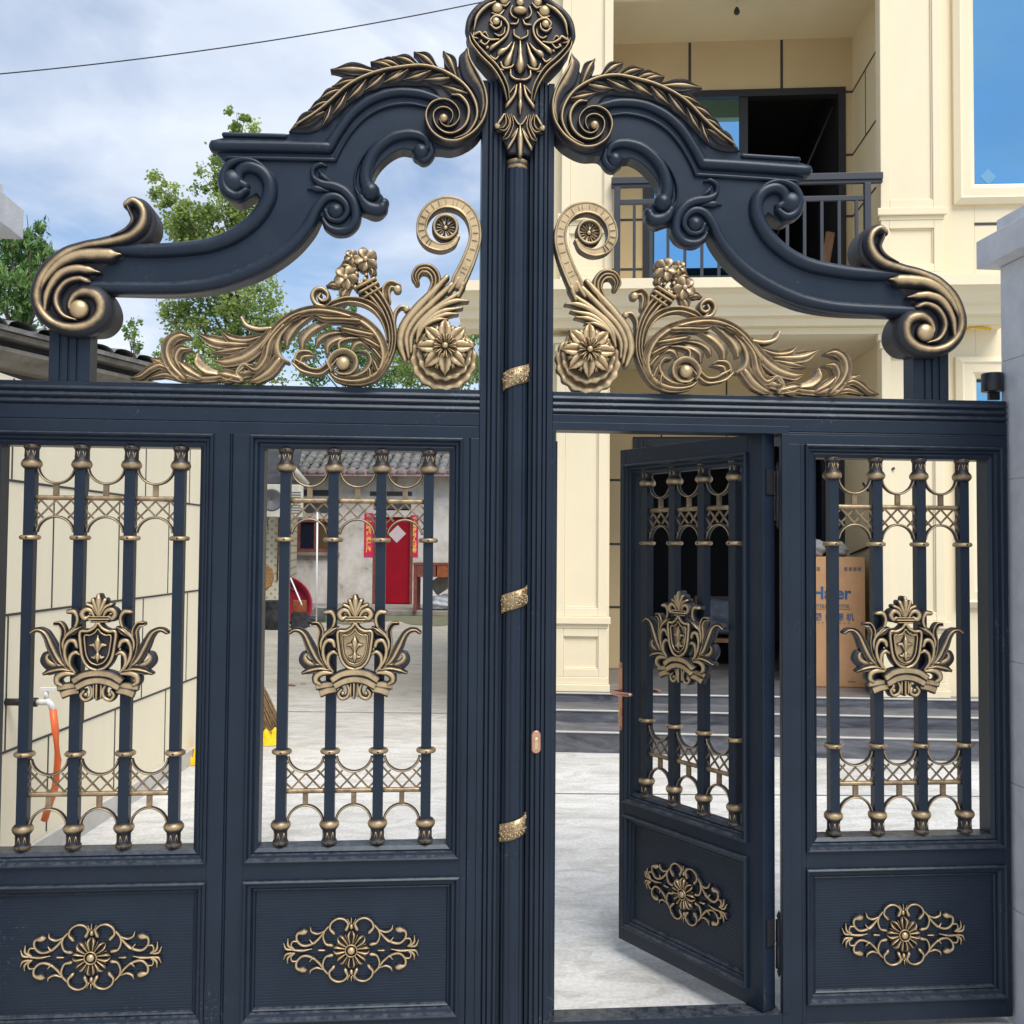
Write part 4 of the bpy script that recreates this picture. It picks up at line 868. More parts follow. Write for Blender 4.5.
def arch_parts(root, off, mirror):
    g = {k: (v.mirror(XC) if mirror else v) for k, v in ARCH.items()}
    b = part('arch', g['body'], M['paint'], root, rel=off)
    part('arch_moulding', g['rails'], M['paint'], b, rel=off); part('end_scroll', g['end'], M['bronze'], b, rel=off); part('laurel_spray', g['laurel'], M['bronze'], b, rel=off)
    a = part('scrollwork', g['acan'], M['bronze'], root, rel=off)
    part('volute_flower', g['vr'], M['bronze'], a, rel=off); part('rosette', g['br'], M['bronze'], a, rel=off); part('flower_cluster', g['fl'], M['bronze'], a, rel=off)
    x0, x1 = -1.237, -1.106
    P = [(x0, .075), (x0, .0), (x0+.018, .0)]
    for q in (.036, .063, .090): P += [(x0+q-.004, .0), (x0+q-.003, .007), (x0+q+.003, .007), (x0+q+.004, .0)]
    P += [(x1, .0), (x1, .075)]
    m = MB().prof(P, 2.2005, 2.42); part('short_post', m.mirror(XC) if mirror else m, M['paint'], root, .001, rel=off)
arch_parts(left, LO, False)

# ================================================================== RIGHT LEAF with the doorway
RO = (1.26, 0, 0)
right = thing('gate_leaf', 'right leaf of the navy ornate gate holding the open doorway and one barred window', 'gate leaf', RO, group='leaves of the double gate')
mb = MB()
mb.prof(rail_profile(2.0675), .4385, 2.078, 'x'); mb.box(RDR, 2.078, 0, TH, 2.0335, 2.0674)
mb.box(RDL-.012, RDL, .0, TH, .0, 2.0675); mb.box(RDR, RDR+.07, .0, .024, .0, 2.0335); mb.box(RDR+.0701, R2L, .0, TH, .0, 2.0335)
mb.prof([(R2R, TH), (R2R, 0), (2.078, 0), (2.078, TH)], .03, 2.0335)
mb.box(R2L, R2R, .0, TH, ZP1, ZW0); mb.box(R2L, R2R, 0, TH, .03, ZP0)
part('frame', mb, M['paint'], right, .0015, rel=RO)
dm = MB()
dm.box(RDL-.012, RDR+.026, -.005, -.0005, 2.068, 2.094); dm.box(RDR, RDR+.026, -.005, -.0005, .07, 2.0675); dm.box(RDL-.0125, RDL-.002, -.005, -.0005, .07, 2.0675)
dm.box(RDL+.0005, RDR-.0005, .0, TH, .0, .066); dm.box(RDL, RDL+.012, .045, TH-.002, .066, 2.033); pass
dm.box(RDL, RDR, .002, TH-.002, 2.0675, 2.0885) if False else None
part('door_casing', dm, M['paint'], right, .001, rel=RO)
part('post', MB().prof(post_profile(1), .02, 3.275), M['paint'], right, .001, rel=RO)
part('window_moulding', MB().frame(R2L, R2R, ZW0, ZW1, PR_W), M['paint'], right, rel=RO)
bars_panel(right, (R2L+R2R)/2-.010, RO, .032); panel(right, R2L, R2R, RO); filigree(right, (R2L+R2R)/2-.008, RO, .0205)
arch_parts(right, RO, True)
kx_, kz_ = G(536, 742, -.014)
kp = MB(); P = [(kx_+.0165*math.cos(a), kz_+.022*(1 if math.sin(a) > 0 else -1)+.0165*math.sin(a)) for a in [2*PI*k/24 for k in range(24)]]
kp.plate(P, -.0205, -.0125, .003, .8); ko = part('keyhole_plate', kp, M['copper'], right, rel=RO)
kc = MB(); kc.lathe([(.0085, 0), (.0085, .004), (.006, .0055)], (kx_, -.0205, kz_+.008), 14, 'y'); kc.box(kx_-.0055, kx_+.0055, -.025, -.0205, kz_-.022, kz_+.006)
part('lock_cylinder', kc, M['brass'], ko, rel=RO)
hx, hz = G(996, 383, .05)
hg = MB().lathe([(.036, -.033), (.0375, -.031), (.0375, .031), (.036, .033)], (2.052, .045, hz), 28); hg.box(2.05, 2.09, .06, .075, hz-.06, hz-.02)
part('top_hinge', hg, M['black'], right, rel=RO)
for (za, zb_) in ((1.735, 1.972), (.171, .401)):
    h = MB(); zc = (za+zb_)/2; hh = (zb_-za)/2
    h.lathe([(.001, -hh), (.008, -hh+.02), (.004, -hh+.028), (.012, -hh+.032), (.012, -.004), (.0095, -.002), (.0095, .002), (.012, .004), (.012, hh-.032), (.004, hh-.028), (.009, hh-.02), (.001, hh)], (1.2515, .046, zc), 16)
    part('door_hinge', h, M['black'], right, rel=RO)

# ================================================================== open wicket door
P1 = np.array([1.184, .008]); P2 = np.array([.812, .694]); wd = .78
ang = math.atan2(P1[1]-P2[1], P1[0]-P2[0])
door = thing('wicket_door', 'small navy door with gilt emblem standing half open in the doorway of the right leaf', 'door', (P2[0], P2[1], 0), ang)
DT = .057; Z0, Z1 = .07, 2.07
wx0, wx1, wz0, wz1 = .034, .708, .628, 2.008; pz0, pz1 = .125, .580
fr = MB(); fr.box(0, wx0, 0, DT, Z0, Z1); fr.box(wx1, wd, 0, DT, Z0, Z1); fr.box(wx0, wx1, 0, DT, wz1, Z1); fr.box(wx0, wx1, 0, DT, pz1, wz0); fr.box(wx0, wx1, 0, DT, Z0, pz0)
part('frame', fr, M['paint'], door, .0015)
prw = [(d, min(y, DT-.004)) for d, y in PR_W]; prp = [(d, min(y, .04)) for d, y in PR_P]
part('window_moulding', MB().frame(wx0, wx1, wz0, wz1, prw), M['paint'], door)
pn = part('panel', MB().box(wx0+.036, wx1-.036, .0205, .04, pz0+.036, pz1-.036), M['ribs'], door); part('moulding', MB().frame(wx0, wx1, pz0, pz1, prp), M['paint'], pn)
bars_panel(door, .378, (0, 0, .0), .03)
f = link('filigree', ME['filigree'], door, (.372, .0165, (pz0+pz1)/2)); put('flower', 'filigree_flower', f, (0, 0, 0))
hp_ = MB(); hp_.box(.0, .026, -.006, -.0005, .93, 1.18); hp_.lathe([(.013, 0), (.013, .006), (.008, .009)], (.013, -.0005, 1.182), 14, 'y'); hp_.lathe([(.013, 0), (.013, .006), (.008, .009)], (.013, -.0005, .928), 14, 'y')
ho = part('handle_plate', hp_, M['copper'], door, .002)
lv = MB(); lv.tube([(.013, -.004, 1.075), (.013, -.05, 1.075), (.02, -.056, 1.075), (.06, -.058, 1.074), (.125, -.055, 1.078), (.135, -.047, 1.079)], [.008, .008, .0085, .009, .008, .006], 10)
part('lever', lv, M['copper'], ho)
lv = MB(); lv.tube([(.013, DT, 1.075), (.013, DT+.05, 1.075), (.02, DT+.056, 1.075), (.125, DT+.055, 1.078)], .008, 10); part('lever', lv, M['copper'], ho)
part('lock_cylinder', MB().box(.009, .018, -.012, -.006, .975, 1.005), M['brass'], ho)
hl = MB()
for zc in (1.90, .335): hl.box(wd+.0005, wd+.006, .012, .05, zc-.045, zc+.045)
part('hinge_leaf', hl, M['black'], door)

# ================================================================== gate pillars
def pillar(label, x_in, x_out, yb, xc_in, xc_out, capb, name='gate_pillar'):
    x0, x1 = sorted((x_in, x_out)); r = thing(name, label, 'pillar', ((x0+x1)/2, yb-.3, 0), group='pillars beside the gate'); off = ((x0+x1)/2, yb-.3, 0)
    zj = [0, .40, .84, 1.27, 1.92, 2.35, 2.699]
    sh = MB()
    for a, b in zip(zj, zj[1:]): sh.box(x0, x1, yb-.6, yb, a+.0015, b-.0015)
    sh.box(x0+.004, x1-.004, yb-.596, yb-.004, .0, 2.69)
    part('shaft', sh, M['stone'], r, .0012, rel=off)
    c0, c1 = sorted((xc_in, xc_out)); cp = MB().box(c0, c1, yb-.65, capb, 2.70, 2.803)
    cp.box(c0+.05, c1-.05, yb-.6, capb-.05, 2.803, 2.87); part('cap', cp, M['stone'], r, .003, rel=off)
pillar('grey granite gate pillar at the right end, with a black hinge cup beside it', 2.090, 2.69, .05, 2.022, 2.77, .092)
pillar('grey granite gate pillar at the left end, only the corner of its cap in view', -1.475, -2.08, .07, -1.372, -2.16, .115)

# ================================================================== ground
g = MB(); g.add([(-150, -60, 0), (150, -60, 0), (150, 260, 0), (-150, 260, 0)], [(0, 1, 2, 3)])
structure('ground', g, M['ground'])
jg = MB(); jg.add([(.3, 3.42, .004), (7, 2.86, .004), (7, 2.875, .004), (.3, 3.435, .004)], [(0, 1, 2, 3)]); jg.add([(-1.7, 6.9, .004), (1.0, 6.6, .004), (1.0, 6.62, .004), (-1.7, 6.92, .004)], [(0, 1, 2, 3)])
structure('ground_joint', jg, M['oldstone'])

# ================================================================== cream house (own frame: u along the front, v into the plot)
HA = -math.radians(9.3); HO = (1.094, 4.743, 0.)
house = thing('house', 'two storey cream house with a balcony over its porch and dark doors', 'house', HO, HA)
LZ = .367; VP_ = .94
TOP = 7.5
w = MB(); J = MB()
w.box(-.62, .45, 1.06, 2.70, 0, TOP)                                            # left of the porch
w.box(-.62, 6.6, 6.5, 6.7, 0, TOP); w.box(-.62, -.42, 2.70, 6.5, 0, TOP)
def wall_with_holes(x0, x1, v0, v1, holes):
    xs = x0
    for (a, b, zs) in holes:
        w.box(xs, a, v0, v1, 0, TOP); z = 0
        for (za, zb_) in zs: w.box(a, b, v0, v1, z, za); z = zb_
        w.box(a, b, v0, v1, z, TOP); xs = b
    w.box(xs, x1, v0, v1, 0, TOP)
wall_with_holes(3.0, 6.6, 1.04, 1.26, [(3.735, 5.2, [(1.35, 3.22), (4.99, 6.85)])])
w.box(3.0, 3.2, 1.26, 2.95, 0, TOP); w.box(6.4, 6.6, 1.26, 6.5, 0, TOP)
w.box(.45, 3.0, .98, 1.18, 3.60, 3.80); w.box(.45, 3.0, 1.18, 2.745, 3.62, 3.98)      # beam and balcony slab
part('wall', w, M['cream'], house, .004)
# porch back wall and balcony back wall in tan panels
t = MB(); VB = 2.745; VU = 2.345
t.box(.45, .74, VB, VB+.2, LZ, 3.62); t.box(.74, 3.0, VB, VB+.2, 2.87, 3.62)
t.box(.45, .82, VU, VU+.2, 3.98, 7.05); t.box(.82, 2.925, VU, VU+.2, 6.52, 7.05); t.box(2.925, 3.0, VU, VU+.2, 3.98, 7.05)
t.cur = 1
for z in (1.027, 1.712, 2.411): t.box(.452, .738, VB-.004, VB+.01, z-.012, z+.012)
for u in (1.05, 1.75, 2.45): t.box(u-.008, u+.008, VB-.004, VB+.01, 2.88, 3.61)
for u in (1.31, 2.27): t.box(u-.014, u+.014, VU-.004, VU+.01, 6.525, 7.045)
for z in (4.62, 5.15, 5.80, 6.47): t.box(2.93, 2.996, VU-.004, VU+.01, z-.012, z+.012); t.box(.456, .815, VU-.004, VU+.01, z-.012, z+.012)
for z in (4.62, 5.15, 5.80, 6.47): t.box(2.996, 3.01, 1.27, VU-.004, z-.010, z+.010)
for za, zb_ in ((5.81, 6.46), (4.63, 5.14)): t.box(2.996, 3.01, 1.85, 1.865, za, zb_)
t.box(3.735, 6.4, 1.036, 1.05, 4.615, 4.64); t.box(3.42, 6.4, 1.036, 1.05, 4.615, 4.64) if False else None
t.box(3.42, 6.4, 1.036, 1.05, 3.83, 3.85)
t.box(.74, 2.9, VB-.003, VB+.01, 2.872, 2.884)
part('panelling', t, [M['tan'], M['joint']], house)
c = MB().box(.45, 3.0, .94, VU, 7.05, 7.3); c.box(-.7, 6.7, .85, 6.7, 7.5, 7.75); c.box(-.62, 3.0, .94, 1.06, 7.3, 7.5); c.box(.466, 2.869, .94, 1.06, 6.80, 7.049)  # last box: unseen beam, added so the upper balcony pane reflects less sky
part('ceiling', c, M['cream'], house)
# mouldings between the floors
prf = [(1.05, 3.66), (.80, 3.66), (.79, 3.72), (.72, 3.735), (.70, 3.80), (.66, 3.82), (.60, 3.90), (.55, 3.93), (.52, 3.94), (.52, 4.03), (1.05, 4.03)]
cm = MB().prof(prf, -.92, 3.93, 'x'); cm.box(.45, 3.0, .88, .979, 3.60, 3.659)
part('cornice', cm, M['cream'], house, .002)
def pilaster(u0, u1, z0, z1, base_h, name='pilaster'):
    p = MB(); v = VP_; b = .10
    p.box(u0, u1, v, 1.06, z0, z1)                                                   # core
    p.box(u0-.03, u1+.03, v-.05, v-.0005, z0, z0+.065); p.box(u0-.012, u1+.012, v-.03, v-.0005, z0+.0655, z0+.13)      # base
    zt = z0+base_h
    p.box(u0-.035, u1+.035, v-.055, v-.0005, zt-.035, zt+.03); p.box(u0-.015, u1+.015, v-.03, v-.0005, zt-.075, zt-.0355)   # pedestal cap
    def border(za, zb_, bb, d):
        p.box(u0, u0+bb, v-d, v-.0005, za, zb_); p.box(u1-bb, u1, v-d, v-.0005, za, zb_)
        p.box(u0+bb, u1-bb, v-d, v-.0005, za, za+bb); p.box(u0+bb, u1-bb, v-d, v-.0005, zb_-bb, zb_)
        q = .012
        p.box(u0+bb, u0+bb+q, v-d*.5, v-.0008, za+bb, zb_-bb); p.box(u1-bb-q, u1-bb, v-d*.5, v-.0008, za+bb, zb_-bb)
        p.box(u0+bb+q, u1-bb-q, v-d*.5, v-.0008, za+bb, za+bb+q); p.box(u0+bb+q, u1-bb-q, v-d*.5, v-.0008, zb_-bb-q, zb_-bb)
    border(z0+.1305, zt-.0755, .075, .024); border(zt+.0305, z1-.13, .08, .026)
    p.box(u0-.04, u1+.04, v-.06, v-.0005, z1-.06, z1); p.box(u0-.018, u1+.018, v-.035, v-.0005, z1-.1295, z1-.0605)
    part(name, p, M['cream'], house, .006)
pilaster(-.04, .425, LZ, 3.60, .645); pilaster(2.87, 3.41, LZ, 3.60, .645)
pilaster(-.005, .465, 4.03, 7.3, .68); pilaster(2.87, 3.41, 4.03, 7.3, .68)
# windows of the right wing
def window(z0, z1):
    f = MB(); u0, u1 = 3.735, 5.2
    f.frame(u0-.19, u1+.19, z0-.19, z1+.19, [(0, 1.045), (0, 1.0), (.05, .97), (.07, .985), (.14, .985), (.16, 1.0), (.189, 1.03), (.189, 1.1), (.02, 1.1)])
    o = part('window', f, M['cream'], house)
    fr = MB().frame(u0+.0005, u1-.0005, z0+.0005, z1-.0005, [(0, 1.09), (.022, 1.09), (.022, 1.14), (0, 1.14)]); fr.box((u0+u1)/2-.02, (u0+u1)/2+.02, 1.09, 1.14, z0+.02, z1-.02)
    part('sash', fr, M['steel_frame'], o); part('pane', MB().box(u0+.02, u1-.02, 1.11, 1.125, z0+.02, z1-.02), M['blueglass'], o)
    return o
window(1.35, 3.22); wu = window(4.99, 6.85)
part('sticker', MB().obox((3.885, 1.108, 5.085), (.036, 0, .036), (0, .001, 0), (-.036, 0, .036)), M['sticker'], wu)
# entrance: dark frame, doors pushed open into the unlit hall
en = MB(); en.box(.74, .89, VB-.02, VB+.12, LZ, 2.87); en.box(2.85, 2.999, VB-.02, VB+.12, LZ, 2.87); en.box(.89, 2.85, VB-.02, VB+.12, 2.78, 2.87); en.box(.80, .815, VB-.03, VB-.0205, LZ, 2.86); en.box(.855, .87, VB-.03, VB-.0205, LZ, 2.86)
ed = part('entrance_door', en, M['rail'], house, .003)
part('door_leaf', MB().box(.90, .95, VB+.13, VB+.95, LZ+.01, 2.77), M['darkglass'], ed); part('door_leaf', MB().box(2.79, 2.84, VB+.13, VB+.95, LZ+.01, 2.77), M['darkglass'], ed)
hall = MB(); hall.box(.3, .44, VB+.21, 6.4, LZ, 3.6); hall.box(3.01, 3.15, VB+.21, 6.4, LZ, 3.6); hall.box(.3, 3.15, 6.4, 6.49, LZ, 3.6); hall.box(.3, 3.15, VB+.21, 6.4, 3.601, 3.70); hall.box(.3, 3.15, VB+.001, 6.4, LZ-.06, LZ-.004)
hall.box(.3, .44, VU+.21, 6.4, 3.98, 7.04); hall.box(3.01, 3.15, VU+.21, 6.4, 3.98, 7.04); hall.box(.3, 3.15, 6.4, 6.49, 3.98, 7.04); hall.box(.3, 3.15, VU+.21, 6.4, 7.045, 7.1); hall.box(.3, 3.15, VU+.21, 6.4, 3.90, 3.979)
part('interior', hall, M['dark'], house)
# balcony sliding door
sd = MB(); z0, z1 = 3.98, 6.52
sd.box(.82, .94, VU-.02, VU+.1, z0, z1); sd.box(2.85, 2.925, VU-.02, VU+.1, z0, z1); sd.box(.94, 2.85, VU-.02, VU+.1, z1-.075, z1); sd.box(.94, 2.85, VU-.02, VU+.1, z0, z0+.06); sd.box(1.83, 1.92, VU+.0, VU+.08, z0+.06, z1-.075); sd.box(.94, 1.83, VU+.0, VU+.06, z0+.5, z0+.56)
sl = part('balcony_door', sd, M['steel_frame'], house, .003)
part('pane', MB().box(.94, 1.83, VU+.02, VU+.03, z0+.06, z1-.075), M['blueglass'], sl)
bar_ = MB().tube([(2.82, VU+.09, 6.35), (2.25, VU+.35, 5.0)], .012, 8); part('stay_bar', bar_, M['rail'], sl)
# balcony railing
rl = MB(); vr = .86
rl.box(.45, 2.868, vr-.035, vr+.035, 4.985, 5.045); rl.box(.45, 2.868, vr-.02, vr+.02, 4.955, 4.984)
rl.box(.52, 2.72, vr-.015, vr+.015, 4.80, 4.845)
for u in (.505, 2.735): rl.box(u-.028, u+.028, vr-.028, vr+.028, 4.031, 4.954)
ra = part('railing', rl, M['rail'], house, .003)
bme = MB().box(-.013, .013, -.013, .013, 4.031, 4.7995).mesh('baluster', M['rail'])
k = 0
u = .505+.155
while u < 2.70:
    link('baluster', bme, ra, (u, vr, 0)); u += .1523
bl = MB().tube([(1.686, 1.54, 7.05), (1.69, 1.53, 7.01), (1.684, 1.54, 6.975)], .008, 6)
bo = part('lamp_holder', bl, M['white'], house)
part('bulb', MB().lathe([(.012, .03), (.02, .015), (.03, -.01), (.028, -.03), (.015, -.043), (.002, -.046)], (1.684, 1.54, 6.945), 12), M['steel_frame'], bo)
cb = MB().tube([(2.86, 1.5, 2.30), (2.862, 1.35, 2.22), (2.90, .93, 2.36), (2.98, .925, 2.40)], .012, 6); cb.tube([(2.97, 2.4, 1.62), (2.99, 1.8, 1.70), (2.95, 1.28, 1.72), (2.866, .93, 1.71)], .010, 6)
part('loose_cable', cb, M['cable'], house)
yv = MB().tube([(3.63, 1.04, 3.66), (3.63, .90, 3.66)], .02, 8); yv.tube([(3.63, .90, 3.665), (3.80, .86, 3.63)], .012, 8)
yo = part('pipe_stub', yv, M['yellow'], house)
# wooden boards leaning in the balcony doorway
tb = thing('wooden_boards', 'raw wooden boards leaning inside the dark balcony doorway', 'boards', HO, HA)
for (a, b, wd_) in (((2.60, VU-.06, 4.045), (2.78, VU+.05, 5.0), .045), ((2.74, VU-.09, 4.045), (2.83, VU+.02, 4.62), .03), ((2.44, VU-.06, 4.045), (2.60, VU+.05, 4.72), .022)):
    a, b = np.array(a), np.array(b); d = b-a; L = np.linalg.norm(d); d /= L; s_ = np.cross(d, [0, 1, 0]); s_ /= np.linalg.norm(s_); n_ = np.cross(d, s_)
    part('board', MB().obox((a+b)/2, d*L/2, s_*wd_, n_*.011), M['wood'], tb)
# ------------------------------------------------------------------ front steps
st_ = thing('front_steps', 'dark veined marble steps with sky-sheen coloured treads rising to the porch', 'steps', HO, HA)
heights = [.174, .282, LZ]; vs_ = [0, .416, .84]
ris = MB(); trd = MB(); nos = MB(); vend = [.416, .84, 2.74]
for h, v0, v1 in zip(heights, vs_, vend):
    ris.box(-.75, 6.5, v0+.012, v1-.001 if v1 < 2 else 1.0, 0 if v0 == 0 else h-.12, h-.016)
    nos.box(-.76, 6.52, v0, v0+.03, h-.015, h)
    trd.box(-.76, 6.52, v0+.0305, v1+.012 if v1 < 2 else 2.744, h-.015, h-.001)
part('riser', ris, M['marble'], st_); part('tread', trd, M['tread'], st_); part('nosing', nos, M['nosing'], st_, .006)
# ------------------------------------------------------------------ things on the porch
def hp3(u, v, z=0): 
    c, s = math.cos(HA), math.sin(HA); return (HO[0]+u*c-v*s, HO[1]+u*s+v*c, z)
BU0, BU1, BV, BZ = 2.31, 2.88, 1.52, 1.60
bx = thing('cardboard_box', 'tall brown cardboard carton with blue lettering standing on the porch', 'box', hp3((BU0+BU1)/2, BV+.3, LZ), HA)
bw = (BU1-BU0)/2
part('carton', MB().box(-bw, bw, -.3, .3, 0, BZ-LZ), M['card'], bx, .006)
def text(name, body, size, loc, m, parent, ext=.0015, bold=0., rot=None, align='LEFT'):
    cu = bpy.data.curves.new(name, 'FONT'); cu.body = body; cu.size = size; cu.extrude = ext; cu.offset = bold; cu.align_x = align
    ob = bpy.data.objects.new('tmp_text', cu); COL.objects.link(ob)
    me = bpy.data.meshes.new_from_object(ob.evaluated_get(bpy.context.evaluated_depsgraph_get())); me.name = name
    bpy.data.objects.remove(ob); me.materials.clear(); me.materials.append(m)
    o = bpy.data.objects.new(name, me); COL.objects.link(o); o.parent = parent; o.location = loc; o.rotation_euler = rot or (PI/2, 0, 0); return o
ty = -.3025
text('lettering', 'Haier', .163, (-.215, ty, .835), M['ink'], bx, bold=.004); text('lettering', 'smart home', .070, (-.205, ty, .75), M['greyink'], bx, .001)
part('rule_line', MB().box(-.195, .155, ty-.001, ty+.001, .735, .739), M['greyink'], bx)
for ch_, x_ in (('图', -.195), ('能', -.09), ('圈', .01), ('机', .105)): text('lettering', ch_, .075, (x_, ty, .635), M['ink'], bx, .001, .001)
ml = MB()
for k in range(4): ml.box(.09+k*.042, .12+k*.042, ty-.001, ty+.001, 1.10, 1.135)
for k in range(3): ml.box(-.25+k*.042, -.22+k*.042, ty-.001, ty+.001, 1.10, 1.135)
for k in range(9): ml.box(-.195+k*.04, -.185+k*.04, ty-.001, ty+.001, .60, .61)
ml.box(.12, .19, ty-.001, ty+.001, .05, .057); ml.box(-.25, -.21, ty-.001, ty+.001, .05, .057)
part('print_marks', ml, M['greyink'], bx)
def blob(name, c, r, m, label, cat, seed, squash=(1, 1, 1), group=None):
    bm = bmesh.new(); bmesh.ops.create_icosphere(bm, subdivisions=4, radius=1.); rr = random.Random(seed); ph = [rr.uniform(0, 6) for _ in range(9)]
    for v in bm.verts:
        p = v.co; k = 1+.10*math.sin(4*p.x+ph[0])*math.sin(5*p.y+ph[1])+.08*math.sin(9*p.z+ph[2]+3*p.x)+.05*math.sin(15*p.x+ph[3])*math.cos(13*p.z+ph[4])
        v.co = Vector((p.x*k*r*squash[0], p.y*k*r*squash[1], max(p.z*k, -.75)*r*squash[2]))
    me = bpy.data.meshes.new(name); bm.to_mesh(me); bm.free(); me.materials.append(m)
    for p in me.polygons: p.use_smooth = True
    o = bpy.data.objects.new(name, me); COL.objects.link(o); o.location = c
    if label: o['label'] = label; o['category'] = cat
    if group: o['group'] = group
    return o
c0 = hp3(2.44, BV+.2, BZ+.075)
blob('wrapped_bundle', c0, .105, M['bundle'], 'larger whitish wrapped bundle on top of the carton, left one', 'bundle', 2, (1.1, 1.2, .95), 'bundles on the carton')
blob('wrapped_bundle', hp3(2.68, BV+.2, BZ+.06), .085, M['bundle'], 'smaller greyish wrapped bundle on top of the carton, right one', 'bundle', 5, (1.0, 1.3, .95), 'bundles on the carton')
blob('sack', hp3(1.75, VB+.6, LZ+.52), .30, M['bluebag'], 'grey blue bulging sack on a chair in the dark hall', 'sack', 8, (1.2, .8, .75))
ch = thing('chair', 'dim wooden chair in the unlit entrance hall under the sack', 'chair', hp3(1.75, VB+.6, LZ), HA)
part('seat', MB().box(-.25, .25, -.25, .25, .26, .30), M['wood'], ch)
for sx in (-1, 1):
    for sy in (-1, 1): part('leg', MB().box(sx*.21-.02, sx*.21+.02, sy*.21-.02, sy*.21+.02, 0, .2595), M['wood'], ch)
part('backrest', MB().box(-.25, .25, .22, .25, .301, .75), M['wood'], ch)

# ================================================================== left boundary wall with tap and hose
aw = math.radians(5.9); WO = (-1.8585, 3.479, 0)
WRZ = -aw                                                    # local y runs along the wall, local -x behind it
bwall = thing('boundary_wall', 'cream boundary wall with thin dark panel joints beside the yard', 'wall', WO, WRZ)
wl = MB(); wl.box(-.22, 0, -5.2, 2.25, 0, 2.49)
wl.cur = 1
for z in (.64, 1.312, 1.976): wl.box(-.01, .004, -5.19, 2.249, z-.006, z+.006)
for (za, zb_, o) in ((.13, .632, -.42), (.648, 1.304, .0), (1.32, 1.968, -.42), (1.984, 2.485, .0)):
    y = o-4*.87
    while y < 2.2:
        if y > -5.1: wl.box(-.01, .0035, y-.005, y+.005, za, zb_)
        y += .87
part('panelling', wl, [M['wallcream'], M['joint']], bwall)
part('skirting', MB().prof([(.0005, 0), (.0005, .115), (.012, .12), (.03, .115), (.034, 0)], 0, 1).xform(lambda x, y, z: (x, -5.2+z*7.45, y)), M['kerb'], bwall)
def wp(n, u, z):
    c, s = math.cos(WRZ), math.sin(WRZ); return (WO[0]+n*c-u*s, WO[1]+n*s+u*c, z)
tu, tz = -1.74, .885
tap = thing('wall_tap', 'white plastic tap on a dark pipe sticking out of the cream wall', 'tap', wp(0, tu, tz))
tp = thing  # (kept short)
def tpart(name, mb, m): 
    return part(name, mb.xform(lambda x, y, z: tuple(np.array(wp(x, tu+y, tz+z)))), m, tap, rel=wp(0, tu, tz))
tpart('pipe', MB().tube([(-.01, 0, 0), (.12, 0, 0)], .018, 12), M['black'])
tpart('coupling', MB().tube([(.10, 0, 0), (.155, 0, 0)], .023, 12), M['black'])
tpart('spout', MB().tube([(.155, 0, 0), (.185, 0, .0), (.205, 0, .004), (.225, 0, -.01), (.235, 0, -.05)], [.014, .016, .018, .016, .014], 12), M['white'])
tpart('valve_handle', MB().tube([(.20, 0, .015), (.20, 0, .055)], .012, 10).box(.17, .255, -.012, .012, .055, .072), M['white'])
hs = MB().tube([wp(.235, tu, tz-.035), wp(.25, tu, .74), wp(.265, tu+.0, .60), wp(.25, tu+.01, .47), wp(.225, tu+.0, .38), wp(.205, tu, .31)], .0175, 12)
single('garden_hose', hs, M['orange'], 'short orange hose hanging from the white wall tap', 'hose')

# ------------------------------------------------------------------ rag, yellow bag, broom near the wall end
def cloth(c, sx, sy, sz, seed, n=26):
    rr = random.Random(seed); ph = [rr.uniform(0, 6) for _ in range(8)]; vs = []; fs = []
    for i in range(n+1):
        for j in range(n+1):
            u, v = i/n*2-1, j/n*2-1; e = max(0, 1-max(abs(u), abs(v))**2.2)
            h = e*(.55+.25*math.sin(5*u+ph[0])*math.cos(4*v+ph[1])+.2*math.sin(9*u+7*v+ph[2]))+.05*math.sin(13*v+ph[3])*e
            vs.append((c[0]+sx*(u+.10*math.sin(4*v+ph[4])), c[1]+sy*(v+.10*math.sin(5*u+ph[5])), c[2]+max(.004, sz*h)))
    fs = [(i*(n+1)+j, (i+1)*(n+1)+j, (i+1)*(n+1)+j+1, i*(n+1)+j+1) for i in range(n) for j in range(n)]
    return MB().add(vs, fs, None, True)
single('cloth_bag', cloth(wp(.075, 1.02, .0), .065, .10, .22, 4), M['yellow'], 'crumpled yellow bag at the foot of the cream wall', 'bag')
single('cloth_bag', cloth((-1.33, 5.28, 0.), .17, .16, .16, 9), M['yellow'], 'yellow cloth lying under the twig broom', 'cloth')
br = thing('twig_broom', 'bundle of brown twigs of a broom leaning by the yellow cloth', 'broom', (-1.25, 5.35, 0)); 
tw = MB(); rr = random.Random(5)
for k in range(90):
    a = rr.uniform(0, 2*PI); q = math.sqrt(rr.random()); b0 = np.array([-1.24+.10*q*math.cos(a), 5.35+.10*q*math.sin(a), .02+.06*rr.random()])
    b1 = np.array([-1.60+.045*q*math.cos(a), 5.72+.045*q*math.sin(a), .66+.05*rr.random()]); m_ = (b0+b1)/2+np.array([rr.uniform(-.02, .02), rr.uniform(-.02, .02), rr.uniform(-.02, .02)])
    tw.tube([b0, m_, b1], [.004, .005, .005], 5)
part('twigs', tw, M['twig'], br, rel=(-1.25, 5.35, 0)); part('handle', MB().tube([(-1.585, 5.70, .63), (-2.05, 6.15, 1.45)], .016, 8), M['wood'], br, rel=(-1.25, 5.35, 0))

